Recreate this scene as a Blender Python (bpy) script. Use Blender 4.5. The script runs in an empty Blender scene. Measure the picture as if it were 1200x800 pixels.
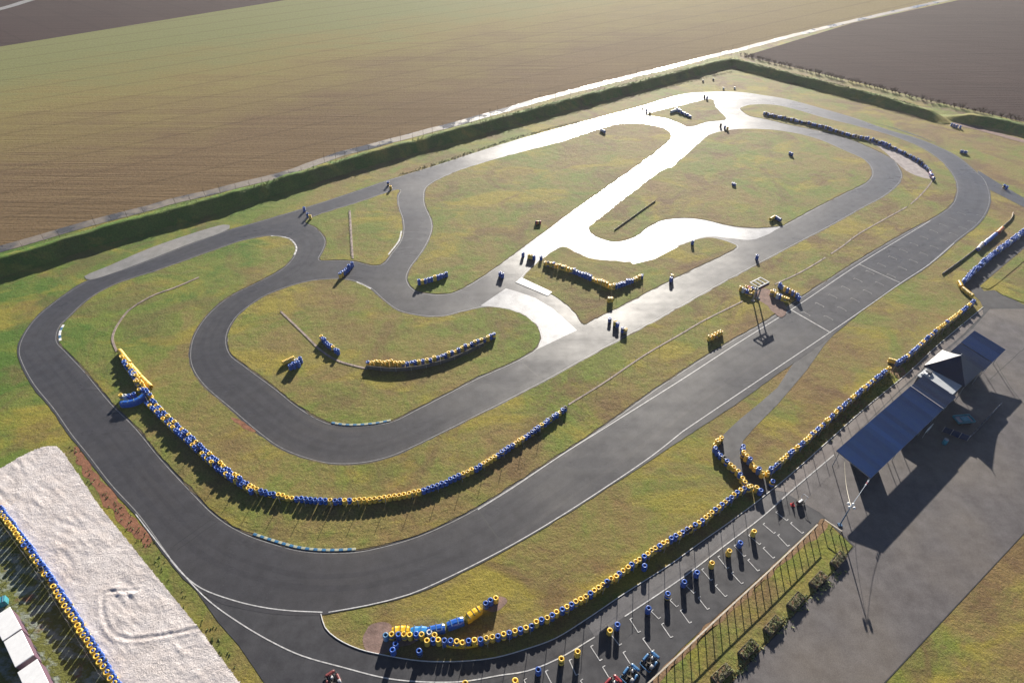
import bpy, bmesh, math, random
from mathutils import Vector, Matrix, noise
from mathutils.geometry import tessellate_polygon
random.seed(7)
SC = bpy.context.scene
COL = SC.collection
# ------------------------------------------------------------------ camera, sky, sun, exposure
FPX, HY, CH = 717.0, 600.0, 66.0            # focal length in photo pixels, horizon above centre, flying height
PITCH = math.atan2(HY, FPX)
cd = bpy.data.cameras.new('camera'); cam = bpy.data.objects.new('camera', cd); COL.objects.link(cam)
cam.location = (0, 0, CH); cam.rotation_euler = (math.pi/2 - PITCH, 0, 0)
cd.sensor_width = 36; cd.lens = FPX/1200*36; cd.clip_start = 1; cd.clip_end = 20000
SC.camera = cam
SUN_AZ, SUN_EL = math.radians(9.5), math.radians(17.5)
world = bpy.data.worlds.new('World'); SC.world = world; world.use_nodes = True
wn = world.node_tree; wn.nodes.clear()
wo = wn.nodes.new('ShaderNodeOutputWorld'); wb = wn.nodes.new('ShaderNodeBackground'); ws = wn.nodes.new('ShaderNodeTexSky')
ws.sky_type = 'NISHITA'; ws.sun_disc = False; ws.sun_elevation = SUN_EL; ws.sun_rotation = SUN_AZ
ws.air_density = 0.45; ws.dust_density = 0.3; ws.ozone_density = 1.0
wn.links.new(ws.outputs[0], wb.inputs[0]); wb.inputs[1].default_value = 0.05
wn.links.new(wb.outputs[0], wo.inputs[0])
sd = bpy.data.lights.new('sun', 'SUN'); sun = bpy.data.objects.new('sun', sd); COL.objects.link(sun)
sd.energy = 5.0; sd.angle = math.radians(0.55); sd.color = (1.0, 0.93, 0.82)
sdir = Vector((math.cos(SUN_EL)*math.sin(SUN_AZ), math.cos(SUN_EL)*math.cos(SUN_AZ), math.sin(SUN_EL)))
sun.rotation_euler = sdir.to_track_quat('Z', 'Y').to_euler(); sun.location = (60, 300, 120)
SC.view_settings.view_transform = 'Standard'; SC.view_settings.look = 'None'
SC.view_settings.gamma = 1; SC.view_settings.exposure = 1.45
SC.render.resolution_x = 1024; SC.render.resolution_y = 682

# ------------------------------------------------------------------ helpers
def G(px, py, z=0.0):
    "photo pixel -> point on the level z"
    u = (px-600)/FPX; v = (py-400)/FPX
    dy = math.cos(PITCH)-v*math.sin(PITCH); dz = -math.sin(PITCH)-v*math.cos(PITCH)
    t = (z-CH)/dz
    return Vector((u*t, dy*t))
def GP(pts, z=0.0): return [G(x, y, z) for x, y in pts]

class MB:
    def __init__(s): s.v = []; s.f = []; s.mi = []
    def add(s, vs, fs, M=None, mi=0):
        b = len(s.v)
        s.v += [tuple(M @ Vector(p)) if M else tuple(p) for p in vs]
        s.f += [tuple(b+i for i in f) for f in fs]; s.mi += [mi]*len(fs); return s
    def box(s, c, d, M=None, mi=0):
        x, y, z = c; a, b, h = d[0]/2, d[1]/2, d[2]/2
        vs = [(x+i*a, y+j*b, z+k*h) for k in (-1, 1) for j in (-1, 1) for i in (-1, 1)]
        return s.add(vs, [(0,2,3,1),(4,5,7,6),(0,1,5,4),(2,6,7,3),(0,4,6,2),(1,3,7,5)], M, mi)
    def rbox(s, c, d, r, M=None, mi=0):
        "box with chamfered vertical and top edges"
        x, y, z = c; a, b, h = d[0]/2, d[1]/2, d[2]/2
        def ring(o, zz):
            A, B = a-o, b-o; q = min(r, A*.9, B*.9)
            return [(x+p, y+w, zz) for p, w in ((-A+q,-B),(A-q,-B),(A,-B+q),(A,B-q),(A-q,B),(-A+q,B),(-A,B-q),(-A,-B+q))]
        vs = ring(0, z-h)+ring(0, z+h-r)+ring(r*.35, z+h-r*.35)+ring(r, z+h)
        fs = [tuple(range(7,-1,-1)), tuple(range(24,32))]
        for k in range(3):
            for i in range(8): j = (i+1) % 8; fs.append((k*8+i, k*8+j, k*8+8+j, k*8+8+i))
        return s.add(vs, fs, M, mi)
    def tube(s, pts, rad, n=6, M=None, mi=0, cap=True):
        P = [Vector(p) for p in pts]; vs = []; fs = []
        for i, p in enumerate(P):
            d = (P[min(i+1, len(P)-1)]-P[max(i-1, 0)]).normalized()
            u = d.cross(Vector((0,0,1)) if abs(d.z) < .9 else Vector((1,0,0))).normalized(); w = d.cross(u)
            r = rad[i] if isinstance(rad, (list, tuple)) else rad
            vs += [p+(u*math.cos(2*math.pi*k/n)+w*math.sin(2*math.pi*k/n))*r for k in range(n)]
        for i in range(len(P)-1):
            for k in range(n): j = (k+1) % n; fs.append((i*n+k, i*n+n+k, i*n+n+j, i*n+j))
        if cap: fs += [tuple(range(n)), tuple(range(len(P)*n-1, len(P)*n-n-1, -1))]
        return s.add(vs, fs, M, mi)
    def lathe(s, prof, n=16, closed=False, M=None, mi=0):
        vs = []; fs = []; m = len(prof)
        for k in range(n):
            a = 2*math.pi*k/n
            vs += [(r*math.cos(a), r*math.sin(a), z) for r, z in prof]
        for k in range(n):
            j = (k+1) % n
            for i in range(m if closed else m-1):
                q = (i+1) % m
                fs.append((k*m+i, j*m+i, j*m+q, k*m+q))
        return s.add(vs, fs, M, mi)
    def mesh(s, name, mats, smooth=False):
        me = bpy.data.meshes.new(name); me.from_pydata(s.v, [], s.f); me.update()
        for m in (mats if isinstance(mats, (list, tuple)) else [mats]): me.materials.append(m)
        if any(s.mi): me.polygons.foreach_set('material_index', s.mi)
        if smooth: me.polygons.foreach_set('use_smooth', [True]*len(me.polygons))
        return me
    def build(s, name, mats, parent=None, loc=None, rz=0, smooth=False):
        return put(name, s.mesh(name, mats, smooth), parent, loc, rz)
def put(name, me, parent=None, loc=None, rz=0):
    o = bpy.data.objects.new(name, me); COL.objects.link(o)
    if parent: o.parent = parent
    if loc is not None: o.location = (loc[0], loc[1], loc[2] if len(loc) > 2 else 0)
    if rz: o.rotation_euler.z = rz
    return o
def tag(o, label=None, cat=None, group=None, kind=None):
    if label: o['label'] = label
    if cat: o['category'] = cat
    if group: o['group'] = group
    if kind: o['kind'] = kind
    return o
def thing(name, label, cat, loc=(0,0,0), rz=0, group=None):
    o = put(name, None, None, loc, rz); o.empty_display_size = .3
    return tag(o, label, cat, group)
def copy_tree(o, parent=None):
    c = o.copy(); COL.objects.link(c); c.parent = parent
    for ch in list(o.children): copy_tree(ch, c)
    return c
def spline(P, closed, step):
    "centripetal Catmull-Rom through P, resampled about every step metres"
    n = len(P); out = []
    R = range(n if closed else n-1)
    for i in R:
        p1, p2 = P[i], P[(i+1) % n]
        p0 = P[(i-1) % n] if closed or i > 0 else p1*2-p2
        p3 = P[(i+2) % n] if closed or i+2 < n else p2*2-p1
        t0 = 0; t1 = t0+max((p1-p0).length, 1e-4)**.5; t2 = t1+max((p2-p1).length, 1e-4)**.5; t3 = t2+max((p3-p2).length, 1e-4)**.5
        k = max(1, int(round((p2-p1).length/step)))
        for j in range(k):
            t = t1+(t2-t1)*j/k
            a1 = p0*((t1-t)/(t1-t0))+p1*((t-t0)/(t1-t0)); a2 = p1*((t2-t)/(t2-t1))+p2*((t-t1)/(t2-t1)); a3 = p2*((t3-t)/(t3-t2))+p3*((t-t2)/(t3-t2))
            b1 = a1*((t2-t)/(t2-t0))+a2*((t-t0)/(t2-t0)); b2 = a2*((t3-t)/(t3-t1))+a3*((t-t1)/(t3-t1))
            out.append(b1*((t2-t)/(t2-t1))+b2*((t-t1)/(t2-t1)))
    if not closed: out.append(P[-1].copy())
    return out
def resample(P, step):
    "points every step metres along an open polyline, with the heading at each"
    out = []; d = 0.0; nxt = 0.0
    for a, b in zip(P, P[1:]):
        L = (b-a).length
        if L < 1e-6: continue
        while nxt <= d+L:
            t = (nxt-d)/L; out.append((a.lerp(b, t), math.atan2(b.y-a.y, b.x-a.x))); nxt += step
        d += L
    return out
def jit(P, amp, sc=.6):
    return [p+Vector((noise.noise(Vector((p.x*sc, p.y*sc, 3.1))), noise.noise(Vector((p.x*sc, p.y*sc, 9.7)))))*amp for p in P]
def area2(P): return sum(a.x*b.y-b.x*a.y for a, b in zip(P, P[1:]+P[:1]))
def offset(P, d, closed=True):
    "points moved d to the left of travel"
    n = len(P); out = []
    for i, p in enumerate(P):
        a = P[(i-1) % n] if closed or i else p; b = P[(i+1) % n] if closed or i < n-1 else p
        t = (b-a).normalized(); out.append(p+Vector((-t.y, t.x))*d)
    return out
def sheet(name, P, z, mat, skirt=0.0, parent=None, kind='structure'):
    if area2(P) < 0: P = P[::-1]
    vs = [(p.x, p.y, z) for p in P]
    tri = tessellate_polygon([[Vector(v) for v in vs]])
    m = MB(); fs = []
    for t in tri:
        a, b, c = (P[i] for i in t)
        fs.append(tuple(t) if (b-a).cross(c-a) > 0 else tuple(t)[::-1])
    n = len(vs)
    if skirt:
        vs = vs+[(p.x, p.y, z-skirt) for p in P]
        fs += [(i, n+i, n+(i+1) % n, (i+1) % n) for i in range(n)]
    m.add(vs, fs); o = m.build(name, mat, parent)
    if kind and not parent: o['kind'] = kind
    return o
def strip(m, P, w, z, closed=False, mi=0):
    A = offset(P, w/2, closed); B = offset(P, -w/2, closed); n = len(P)
    vs = [(p.x, p.y, z) for p in A]+[(p.x, p.y, z) for p in B]
    m.add(vs, [(i, n+i, n+(i+1) % n, (i+1) % n) for i in range(n if closed else n-1)], None, mi)
    return m

# ------------------------------------------------------------------ materials
class NT:
    def __init__(s, name):
        s.m = bpy.data.materials.new(name); s.m.use_nodes = True; s.t = s.m.node_tree; s.t.nodes.clear()
        s.o = s.n('ShaderNodeOutputMaterial'); s.b = s.n('ShaderNodeBsdfPrincipled'); s.l(s.b.outputs[0], s.o.inputs[0])
        s.pos = s.n('ShaderNodeNewGeometry').outputs['Position']
    def n(s, k): return s.t.nodes.new(k)
    def l(s, a, b): s.t.links.new(a, b)
    def put(s, i, v):
        if hasattr(v, 'links'): s.l(v, i)
        else: i.default_value = (*v, 1) if isinstance(v, tuple) and len(v) == 3 and i.type == 'RGBA' else v
    def noise(s, sc, det=3, rough=.55, vec=None, dist=0.0):
        n = s.n('ShaderNodeTexNoise'); s.l(vec or s.pos, n.inputs['Vector'])
        n.inputs['Scale'].default_value = sc; n.inputs['Detail'].default_value = det; n.inputs['Roughness'].default_value = rough; n.inputs['Distortion'].default_value = dist
        return n.outputs['Fac']
    def voro(s, sc, vec=None, feat='F1'):
        n = s.n('ShaderNodeTexVoronoi'); n.feature = feat; s.l(vec or s.pos, n.inputs['Vector']); n.inputs['Scale'].default_value = sc
        return n
    def ramp(s, f, lo, hi, a=0.0, b=1.0):
        n = s.n('ShaderNodeMapRange'); s.l(f, n.inputs[0])
        for i, v in zip((1,2,3,4), (lo, hi, a, b)): n.inputs[i].default_value = v
        return n.outputs[0]
    def mix(s, f, a, b, mode='MIX'):
        n = s.n('ShaderNodeMix'); n.data_type = 'RGBA'; n.blend_type = mode
        s.put(n.inputs[0], f); s.put(n.inputs[6], a); s.put(n.inputs[7], b); return n.outputs[2]
    def math(s, op, a, b=0.0):
        n = s.n('ShaderNodeMath'); n.operation = op; s.put(n.inputs[0], a); s.put(n.inputs[1], b); return n.outputs[0]
    def sep(s): n = s.n('ShaderNodeSeparateXYZ'); s.l(s.pos, n.inputs[0]); return n.outputs
    def rot(s, rz, scale=(1,1,1), vec=None):
        n = s.n('ShaderNodeMapping'); s.l(vec or s.pos, n.inputs['Vector']); n.inputs['Rotation'].default_value = (0,0,rz); n.inputs['Scale'].default_value = scale
        return n.outputs[0]
    def bump(s, h, dist=.1, st=1.0):
        n = s.n('ShaderNodeBump'); n.inputs['Distance'].default_value = dist; n.inputs['Strength'].default_value = st; s.l(h, n.inputs['Height']); s.l(n.outputs[0], s.b.inputs['Normal'])
    def fin(s, col, rough=.8, spec=.5):
        s.put(s.b.inputs['Base Color'], col); s.put(s.b.inputs['Roughness'], rough); s.put(s.b.inputs['Specular IOR Level'], spec); return s.m
def val(c, k): return tuple(x*k for x in c)

def mat_grass(name, bias=0.0, dry=0.0):
    t = NT(name); x, y, _ = t.sep()
    big = t.noise(.022, 2, .5); mid = t.noise(.10, 4, .6, dist=.8); sm = t.noise(.55, 5, .7); fine = t.noise(3.4, 5, .8); micro = t.noise(9, 3, .8)
    left = t.math('ADD', t.ramp(x, -88, -45, .62, .10), t.math('ADD', t.ramp(x, 10, 45, .0, -.12), t.math('MULTIPLY', t.ramp(y, 25, 80, -.20, 0), t.ramp(x, -45, -20)))); dryx = t.ramp(x, -45, 40, .55, 1.0)
    a = t.math('ADD', t.math('MULTIPLY', t.ramp(mid, .30, .70), .55), t.math('MULTIPLY', t.ramp(big, .35, .65), .30))
    a = t.math('ADD', t.math('ADD', a, t.math('MULTIPLY', t.ramp(sm, .3, .7), .30)), left)          # 0 dry .. 1.15 lush
    c = t.mix(t.ramp(a, .26-bias, .58-bias), (.195, .135, .060), (.190, .166, .056))
    c = t.mix(t.ramp(a, .58-bias, .84-bias), c, (.140, .170, .038))
    c = t.mix(t.ramp(a, .88-bias, 1.18-bias), c, (.075, .140, .024))
    c = t.mix(t.ramp(t.noise(.060, 4, .6, t.rot(.4, (1,1.8,1)), .6), .52, .62, 0, .85), c, (.255, .215, .042))
    c = t.mix(t.ramp(t.noise(.05, 4, .65, t.rot(2.4), .8), .54, .64, 0, .7), c, (.125, .175, .032))
    c = t.mix(t.math('MULTIPLY', t.ramp(t.noise(.085, 5, .68, t.rot(1.1), .9), .50, .64, 0, .9-bias), dryx), c, (.140, .088, .050))
    c = t.mix(t.math('MULTIPLY', t.ramp(t.noise(.33, 5, .7, t.rot(2.1, (1,2.2,1)), 1.2), .56, .68, 0, .5), dryx), c, (.125, .078, .044))
    c = t.mix(t.ramp(t.noise(1.3, 5, .8), .57, .70, 0, .45), c, (.078, .105, .020))
    c = t.mix(1.0, c, t.mix(t.ramp(fine, .32, .68), (.66,.66,.64), (1.32,1.29,1.24)), 'MULTIPLY')
    c = t.mix(1.0, c, t.mix(t.ramp(micro, .35, .65), (.72,.74,.72), (1.26,1.24,1.18)), 'MULTIPLY')
    h = t.math('ADD', t.math('MULTIPLY', fine, .45), t.math('MULTIPLY', sm, 1.0))
    t.bump(h, .22, .8)
    return t.fin(c, .85, .12)
def mat_asphalt(name, col, warm=0.0, r0=.42, r1=.62, streak=37.5, spec=.42, coat=0.0):
    t = NT(name)
    big = t.noise(.06, 3, .55); mid = t.noise(.6, 4, .6); fine = t.noise(14, 3, .7)
    lane = t.noise(.5, 3, .55, t.rot(math.radians(-streak), (.08, 1, 1)))
    c = t.mix(t.ramp(mid, .3, .7), val(col, .84), val(col, 1.16))
    c = t.mix(t.ramp(lane, .42, .72, 0, .35), c, val(col, .74))
    c = t.mix(t.ramp(big, .45, .7, 0, .5), c, (col[0]*1.18+warm, col[1]*1.13+warm*.7, col[2]*1.08))
    c = t.mix(t.ramp(t.noise(2.2, 5, .7), .64, .72, 0, .35), c, val(col, .6))
    c = t.mix(1.0, c, t.mix(t.ramp(fine, .3, .7), (.72,.72,.72), (1.3,1.3,1.3)), 'MULTIPLY')
    r = t.ramp(t.math('ADD', t.math('MULTIPLY', big, .8), t.math('MULTIPLY', lane, .2)), .36, .64, r0, r1)
    t.bump(fine, .012, .5)
    t.b.inputs['Coat Weight'].default_value = coat; t.b.inputs['Coat Roughness'].default_value = .62
    return t.fin(c, r, t.ramp(t.math('ADD', t.math('MULTIPLY', mid, .6), t.math('MULTIPLY', lane, .4)), .36, .64, spec*.55, spec*1.2))
def mat_plain(name, col, rough=.6, var=.2, sc=3.0, spec=.5, metal=0.0, bump=0.0):
    t = NT(name); n = t.noise(sc, 4, .65)
    c = t.mix(t.ramp(n, .3, .7), val(col, 1-var), tuple(min(1, x*(1+var)) for x in col))
    if bump: t.bump(t.noise(sc*4, 3, .6), bump, .6)
    t.b.inputs['Metallic'].default_value = metal
    return t.fin(c, rough, spec)
def mat_roof(name, col, rough, var, sc):
    t = NT(name); rnd = t.n('ShaderNodeObjectInfo').outputs['Random']
    c = t.mix(t.ramp(rnd, 0, 1), val(col, .72), val(col, 1.3))
    c = t.mix(t.ramp(t.noise(sc, 5, .7), .45, .7, 0, .5), c, (col[0]*1.4+.008, col[1]*1.25+.008, col[2]*.9))
    return t.fin(c, t.ramp(t.noise(.8, 4, .6), .3, .7, rough, rough+.2), .15)
def mat_field(name, c1, c2, ang, rows, crop=None):
    t = NT(name)
    v = t.rot(math.radians(ang), (.035, 1, 1)); st = t.noise(.35, 4, .6, v); st2 = t.noise(rows, 2, .5, v)
    c = t.mix(t.ramp(st, .32, .68), c1, c2)
    c = t.mix(t.ramp(t.noise(.012, 3, .6), .35, .65, 0, .4), c, val(c2, 1.15))
    if crop:
        # young crop comes up beyond a ragged line that runs with the rows
        (p, q), c3, c4 = crop; n = Vector((-(q-p).y, (q-p).x)).normalized(); x, y, _ = t.sep()
        d = t.math('ADD', t.math('MULTIPLY', x, n.x), t.math('ADD', t.math('MULTIPLY', y, n.y), -n.dot(p)))
        d = t.math('ADD', d, t.ramp(t.noise(.03, 4, .65), .3, .7, -22, 22)); d = t.math('ADD', d, t.ramp(st, .3, .7, -16, 16))
        c = t.mix(t.ramp(d, -70, 0), c, c3); c = t.mix(t.ramp(d, -10, 45), c, c4)
        c = t.mix(t.ramp(x, 20, 160, 0, .6), c, c3)
    lines = t.n('ShaderNodeTexWave'); lines.wave_type = 'BANDS'; lines.bands_direction = 'Y'; t.l(t.rot(math.radians(ang)), lines.inputs['Vector'])
    lines.inputs['Scale'].default_value = .022; lines.inputs['Distortion'].default_value = .25; lines.inputs['Detail'].default_value = 1
    c = t.mix(t.ramp(lines.outputs['Fac'], .97, 1.0, 0, .3), c, val(c1, .6))
    c = t.mix(1.0, c, t.mix(t.ramp(t.noise(1.2, 5, .8), .3, .7), (.72,.72,.72), (1.3,1.28,1.25)), 'MULTIPLY')
    h = t.math('ADD', t.math('MULTIPLY', st2, .8), t.math('MULTIPLY', t.noise(1.6, 4, .7), .5)); t.bump(h, .3, .7)
    return t.fin(c, .95, .04)

M_GRASS = mat_grass('grass'); M_BERM = mat_grass('bank_grass', bias=.45)  # greener bank grass, also darkened to put its near-side shade into colour
M_LAWN = mat_grass('lawn_grass', bias=.22)
M_TRACK = mat_asphalt('track_asphalt', (.049,.048,.053), .006, .24, .35, spec=.25, coat=.30)
M_PIT = mat_asphalt('pit_asphalt', (.034,.034,.040), .004, .56, .72)
M_PADDOCK = mat_asphalt('paddock_asphalt', (.098,.088,.088), .034, .5, .66)
M_SEAL = mat_asphalt('smooth_seal', (.36,.36,.37), .0, .32, .46, spec=.26)
M_CONC = mat_asphalt('concrete', (.20,.195,.19), .01, .5, .7)
M_SLAB = mat_asphalt('pale_slab', (.50,.49,.47), .02, .3, .45)
M_WALK = mat_asphalt('walk_paving', (.135,.115,.108), .02, .5, .7)
def mat_wetroad():
    t = NT('wet_farm_road'); pud = t.ramp(t.noise(.11, 4, .6), .47, .58)
    c = t.mix(pud, t.mix(t.ramp(t.noise(1.1, 4, .7), .3, .7), (.13,.105,.085), (.20,.17,.14)), (.07,.065,.06))
    return t.fin(c, t.math('SUBTRACT', .75, t.math('MULTIPLY', pud, .52)), .4)
M_WETROAD = mat_wetroad()
M_FIELD = mat_field('tilled_soil', (.108,.073,.040), (.150,.104,.057), -35, 1.6, ((G(0,125), G(500,40)), (.190,.155,.058), (.158,.165,.066)))
M_PLOUGH = mat_field('ploughed_soil', (.030,.017,.017), (.044,.026,.025), 40, 1.3)
M_SOIL = mat_plain('red_soil', (.21,.095,.055), .9, .35, 1.2, .2, bump=.08)
M_BROWN = mat_plain('brown_dirt', (.20,.125,.070), .9, .35, 1.5, .2, bump=.08)
M_PINKSOIL = mat_plain('scuffed_soil', (.20,.135,.115), .9, .3, 1.1, .2, bump=.06)
def mat_gravel():
    t = NT('trap_gravel')
    c = t.mix(t.ramp(t.noise(.5, 4, .6), .35, .7), (.53,.475,.455), (.66,.61,.595))
    c = t.mix(t.ramp(t.noise(.16, 3, .6), .55, .75, 0, .5), c, (.52,.43,.38))
    c = t.mix(1.0, c, t.mix(t.ramp(t.noise(9, 3, .8), .3, .7), (.78,.78,.78), (1.2,1.2,1.2)), 'MULTIPLY')
    t.bump(t.noise(3.6, 5, .8), .20, .9); return t.fin(c, .9, .1)
M_GRAVEL = mat_gravel()
def mat_paledirt():
    t = NT('pale_weedy_dirt')
    n = t.noise(.55, 5, .65, t.rot(.7, (1,1.5,1)))
    c = t.mix(t.ramp(t.noise(2.5, 4, .7), .3, .7), (.17,.19,.155), (.27,.30,.25))
    c = t.mix(t.ramp(n, .42, .52), c, (.12,.125,.03)); c = t.mix(t.ramp(t.noise(.4, 4, .7, t.rot(2)), .58, .68, 0, .9), c, (.16,.075,.05))
    t.bump(t.noise(3, 4, .7), .15, .8); return t.fin(c, .85, .2)
M_PALE = mat_paledirt()
M_WHITE = mat_plain('worn_white_paint', (.46,.455,.45), .55, .4, 2.5)
M_EDGE = mat_plain('edge_line_paint', (.24,.235,.23), .6, .4, 1.6)
M_EDGE2 = mat_plain('faded_white_paint', (.33,.325,.32), .6, .45, 2.2); M_KBLUE = mat_plain('kerb_blue', (.02,.13,.27), .5, .25, 3); M_KWHITE = mat_plain('kerb_cream', (.34,.35,.27), .5, .25, 3)
def mat_tyre(name, col, wear):
    t = NT(name)
    oi = t.n('ShaderNodeObjectInfo'); rnd = oi.outputs['Random']
    c = t.mix(t.ramp(rnd, 0, 1), val(col, .75), tuple(min(1, x*1.15) for x in col))
    c = t.mix(t.ramp(t.noise(4, 5, .75), .50, .68, 0, .6), c, wear)
    c = t.mix(t.ramp(t.noise(7, 4, .8, t.rot(.5)), .63, .70, 0, .7), c, (.03,.03,.032))
    return t.fin(c, .38, .5)
M_YEL = mat_tyre('tyre_yellow', (.80,.52,.07), (.45,.29,.06)); M_BLU = mat_tyre('tyre_blue', (.030,.105,.42), (.03,.06,.18))
M_WHT = mat_tyre('tyre_white', (.60,.60,.60), (.35,.33,.30)); M_BLK = mat_plain('black_rubber', (.02,.02,.022), .6, .3, 4)
M_TEAL = mat_tyre('tyre_pale_blue', (.10,.24,.42), (.08,.14,.2)); M_RED = mat_plain('red_plastic', (.50,.035,.04), .4, .2, 4)
M_PYEL = mat_plain('yellow_plastic', (.72,.43,.02), .32, .15, 3); M_PBLU = mat_plain('blue_plastic', (.015,.10,.42), .3, .2, 3)
M_PSKY = mat_plain('sky_blue_plastic', (.03,.22,.55), .3, .2, 3); M_ORANGE = mat_plain('orange_plastic', (.60,.20,.03), .4, .2, 3)
M_BELT = mat_plain('conveyor_belt', (.24,.185,.155), .8, .45, 1.1, bump=.03); M_GREY = mat_plain('grey_metal', (.32,.32,.33), .45, .2, 3, metal=.3)
M_RAIL = mat_plain('weathered_pale_rail', (.46,.40,.32), .6, .25, 2); M_WOOD = mat_plain('brown_timber', (.14,.095,.055), .75, .3, 3)
M_DWOOD = mat_plain('dark_timber', (.055,.045,.038), .8, .3, 4); M_TWIG = mat_plain('bare_twigs', (.13,.085,.065), .9, .3, 2)
M_STEEL = mat_plain('steel_blue_pole', (.07,.14,.24), .4, .2, 3); M_BEIGE = mat_plain('beige_pole', (.45,.40,.28), .5, .2, 3)
M_NAVY = mat_plain('navy_pvc', (.008,.014,.045), .32, .25, .6); M_ROOFB = mat_roof('blue_roof_sheet', (.010,.040,.140), .5, .28, 1.1)
M_ROOFD = mat_roof('dark_blue_roof_sheet', (.013,.030,.085), .5, .22, 1.4); M_LROOF = mat_plain('pale_grey_roof', (.36,.38,.40), .6, .12, 1.5)
M_WALL = mat_plain('dark_wall', (.07,.075,.09), .7, .2, 1); M_CREAM = mat_plain('white_panel', (.72,.72,.72), .45, .06, 2)
M_TRIM = mat_plain('white_trim', (.58,.57,.56), .5, .15, 2); M_TURQ = mat_plain('turquoise_frame', (.05,.26,.32), .4, .2, 3)
M_LEAF = mat_plain('planter_leaves', (.19,.22,.08), .7, .45, 5); M_LEAF2 = mat_plain('dry_leaves', (.32,.29,.19), .8, .4, 5)
M_LEAFG = mat_plain('verge_weeds', (.15,.19,.045), .75, .45, 3); M_WEED = mat_plain('weed_leaves', (.06,.085,.022), .7, .4, 3); M_SKIRT = mat_plain('plum_side', (.11,.06,.09), .5, .2, 3)

# ------------------------------------------------------------------ the ground and the fields
def build_ground():
    m = MB(); R = 2600
    m.add([(-R,-R,0),(R,-R,0),(R,R,0),(-R,R,0)], [(0,1,2,3)])
    tag(m.build('ground', M_GRASS), kind='structure')
ROAD = [(-160,330),(0,292),(100,263),(199,237),(265,221),(330,205),(400,181),(535,145),(656,111),(800,75),(854,61.5),(969,32),(1114,-1),(1300,-44)]
def build_fields():
    rd = GP(ROAD)
    far = GP([(-300,99),(0,55),(350,-2),(700,-55),(900,-84)])
    mid = [(-300,150),(0,112),(150,89),(300,62),(500,28),(700,2),(800,-16),(1000,-48)]
    g = spline(GP(mid), False, 6); g = jit(g, 5, .05)
    sheet('tilled_field', rd+[G(1500,-90)]+far[::-1]+[G(-700,200), G(-400,340)], .03, M_FIELD)
    sheet('ploughed_field', far[::-1]+[Vector((-900,250)), Vector((-1500,900)), Vector((900,1800))], .028, M_PLOUGH)
    rb = GP([(872,66),(969,88),(1036,104),(1087,117),(1130,127),(1200,143),(1330,172)])
    sheet('ploughed_field', rb+[Vector((700,190)), Vector((1300,900)), G(1250,-28), G(1116,2), G(1000,27)], .032, M_PLOUGH)
    P = spline(rd, False, 4); m = MB(); strip(m, jit(P, .5, .15), 3.1, .05); tag(m.build('farm_road', M_WETROAD), kind='structure')
    P = spline(GP([(-60,24),(0,11),(40,-1),(90,-14)]), False, 8); m = MB(); strip(m, P, 5, .06); tag(m.build('farm_track', M_CONC), kind='structure')
    P = spline(GP([(1106,136),(1125,146),(1150,152),(1200,166),(1260,183)]), False, 2); m = MB(); strip(m, jit(P, .5, .3), 2.6, .05); tag(m.build('dirt_path', M_PINKSOIL), kind='structure')
def bank(pts, h, ends, h2=None):
    "grassed earth bank: a cross-section swept along its crest, uneven in height"
    h2 = h if h2 is None else h2; K = len(pts)
    P = spline([G(x, y, h+(h2-h)*i/(K-1)) for i, (x, y) in enumerate(pts)], False, 1.2); n = len(P); h1 = h; L = Vector((0,0)); prof = [(-2.9,0,0),(-2.2,.18,1),(-.7,.97,1),(0,1.0,1),(.9,1.0,1),(2.6,.3,1),(3.6,0,0)]
    m = MB(); vs = []; k = len(prof)
    for i, p in enumerate(P):
        a = P[max(i-1,0)]; b = P[min(i+1,n-1)]; t = (b-a).normalized(); nr = Vector((-t.y, t.x))
        e = 1.0; h = h1+(h2-h1)*i/(n-1)
        if ends[0]: e = min(e, .08+i/6)
        if ends[1]: e = min(e, .08+(n-1-i)/6)
        for o, z, w in prof:
            q = p+nr*o
            dz = noise.noise(Vector((q.x*.22, q.y*.22, 0)))*.45+noise.noise(Vector((q.x*1.1, q.y*1.1, 5)))*.26
            vs.append((q.x+dz*.4, q.y, max(-.05, h*e*(z)+dz*w*e) if w else -.05))
    fs = [(i*k+j, i*k+k+j, i*k+k+j+1, i*k+j+1) for i in range(n-1) for j in range(k-1)]
    m.add(vs, [f[::-1] for f in fs]); o = m.build('earth_bank', M_BERM, smooth=True); return tag(o, kind='structure')
build_ground(); build_fields()
bank([(-140,336),(0,302),(115,268),(260,229),(400,188),(500,160.5),(602,133),(700,107.5),(800,82),(840,72),(858,69),(880,74),(901,79.5),(969,96.5),(1036,113.5),(1075,124),(1098,132),(1112,138.5)], 2.5, (0,1), 1.7)
bank([(1107,130.5),(1130,133),(1160,137),(1200,146),(1300,171)], 2.0, (1,0))

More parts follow.
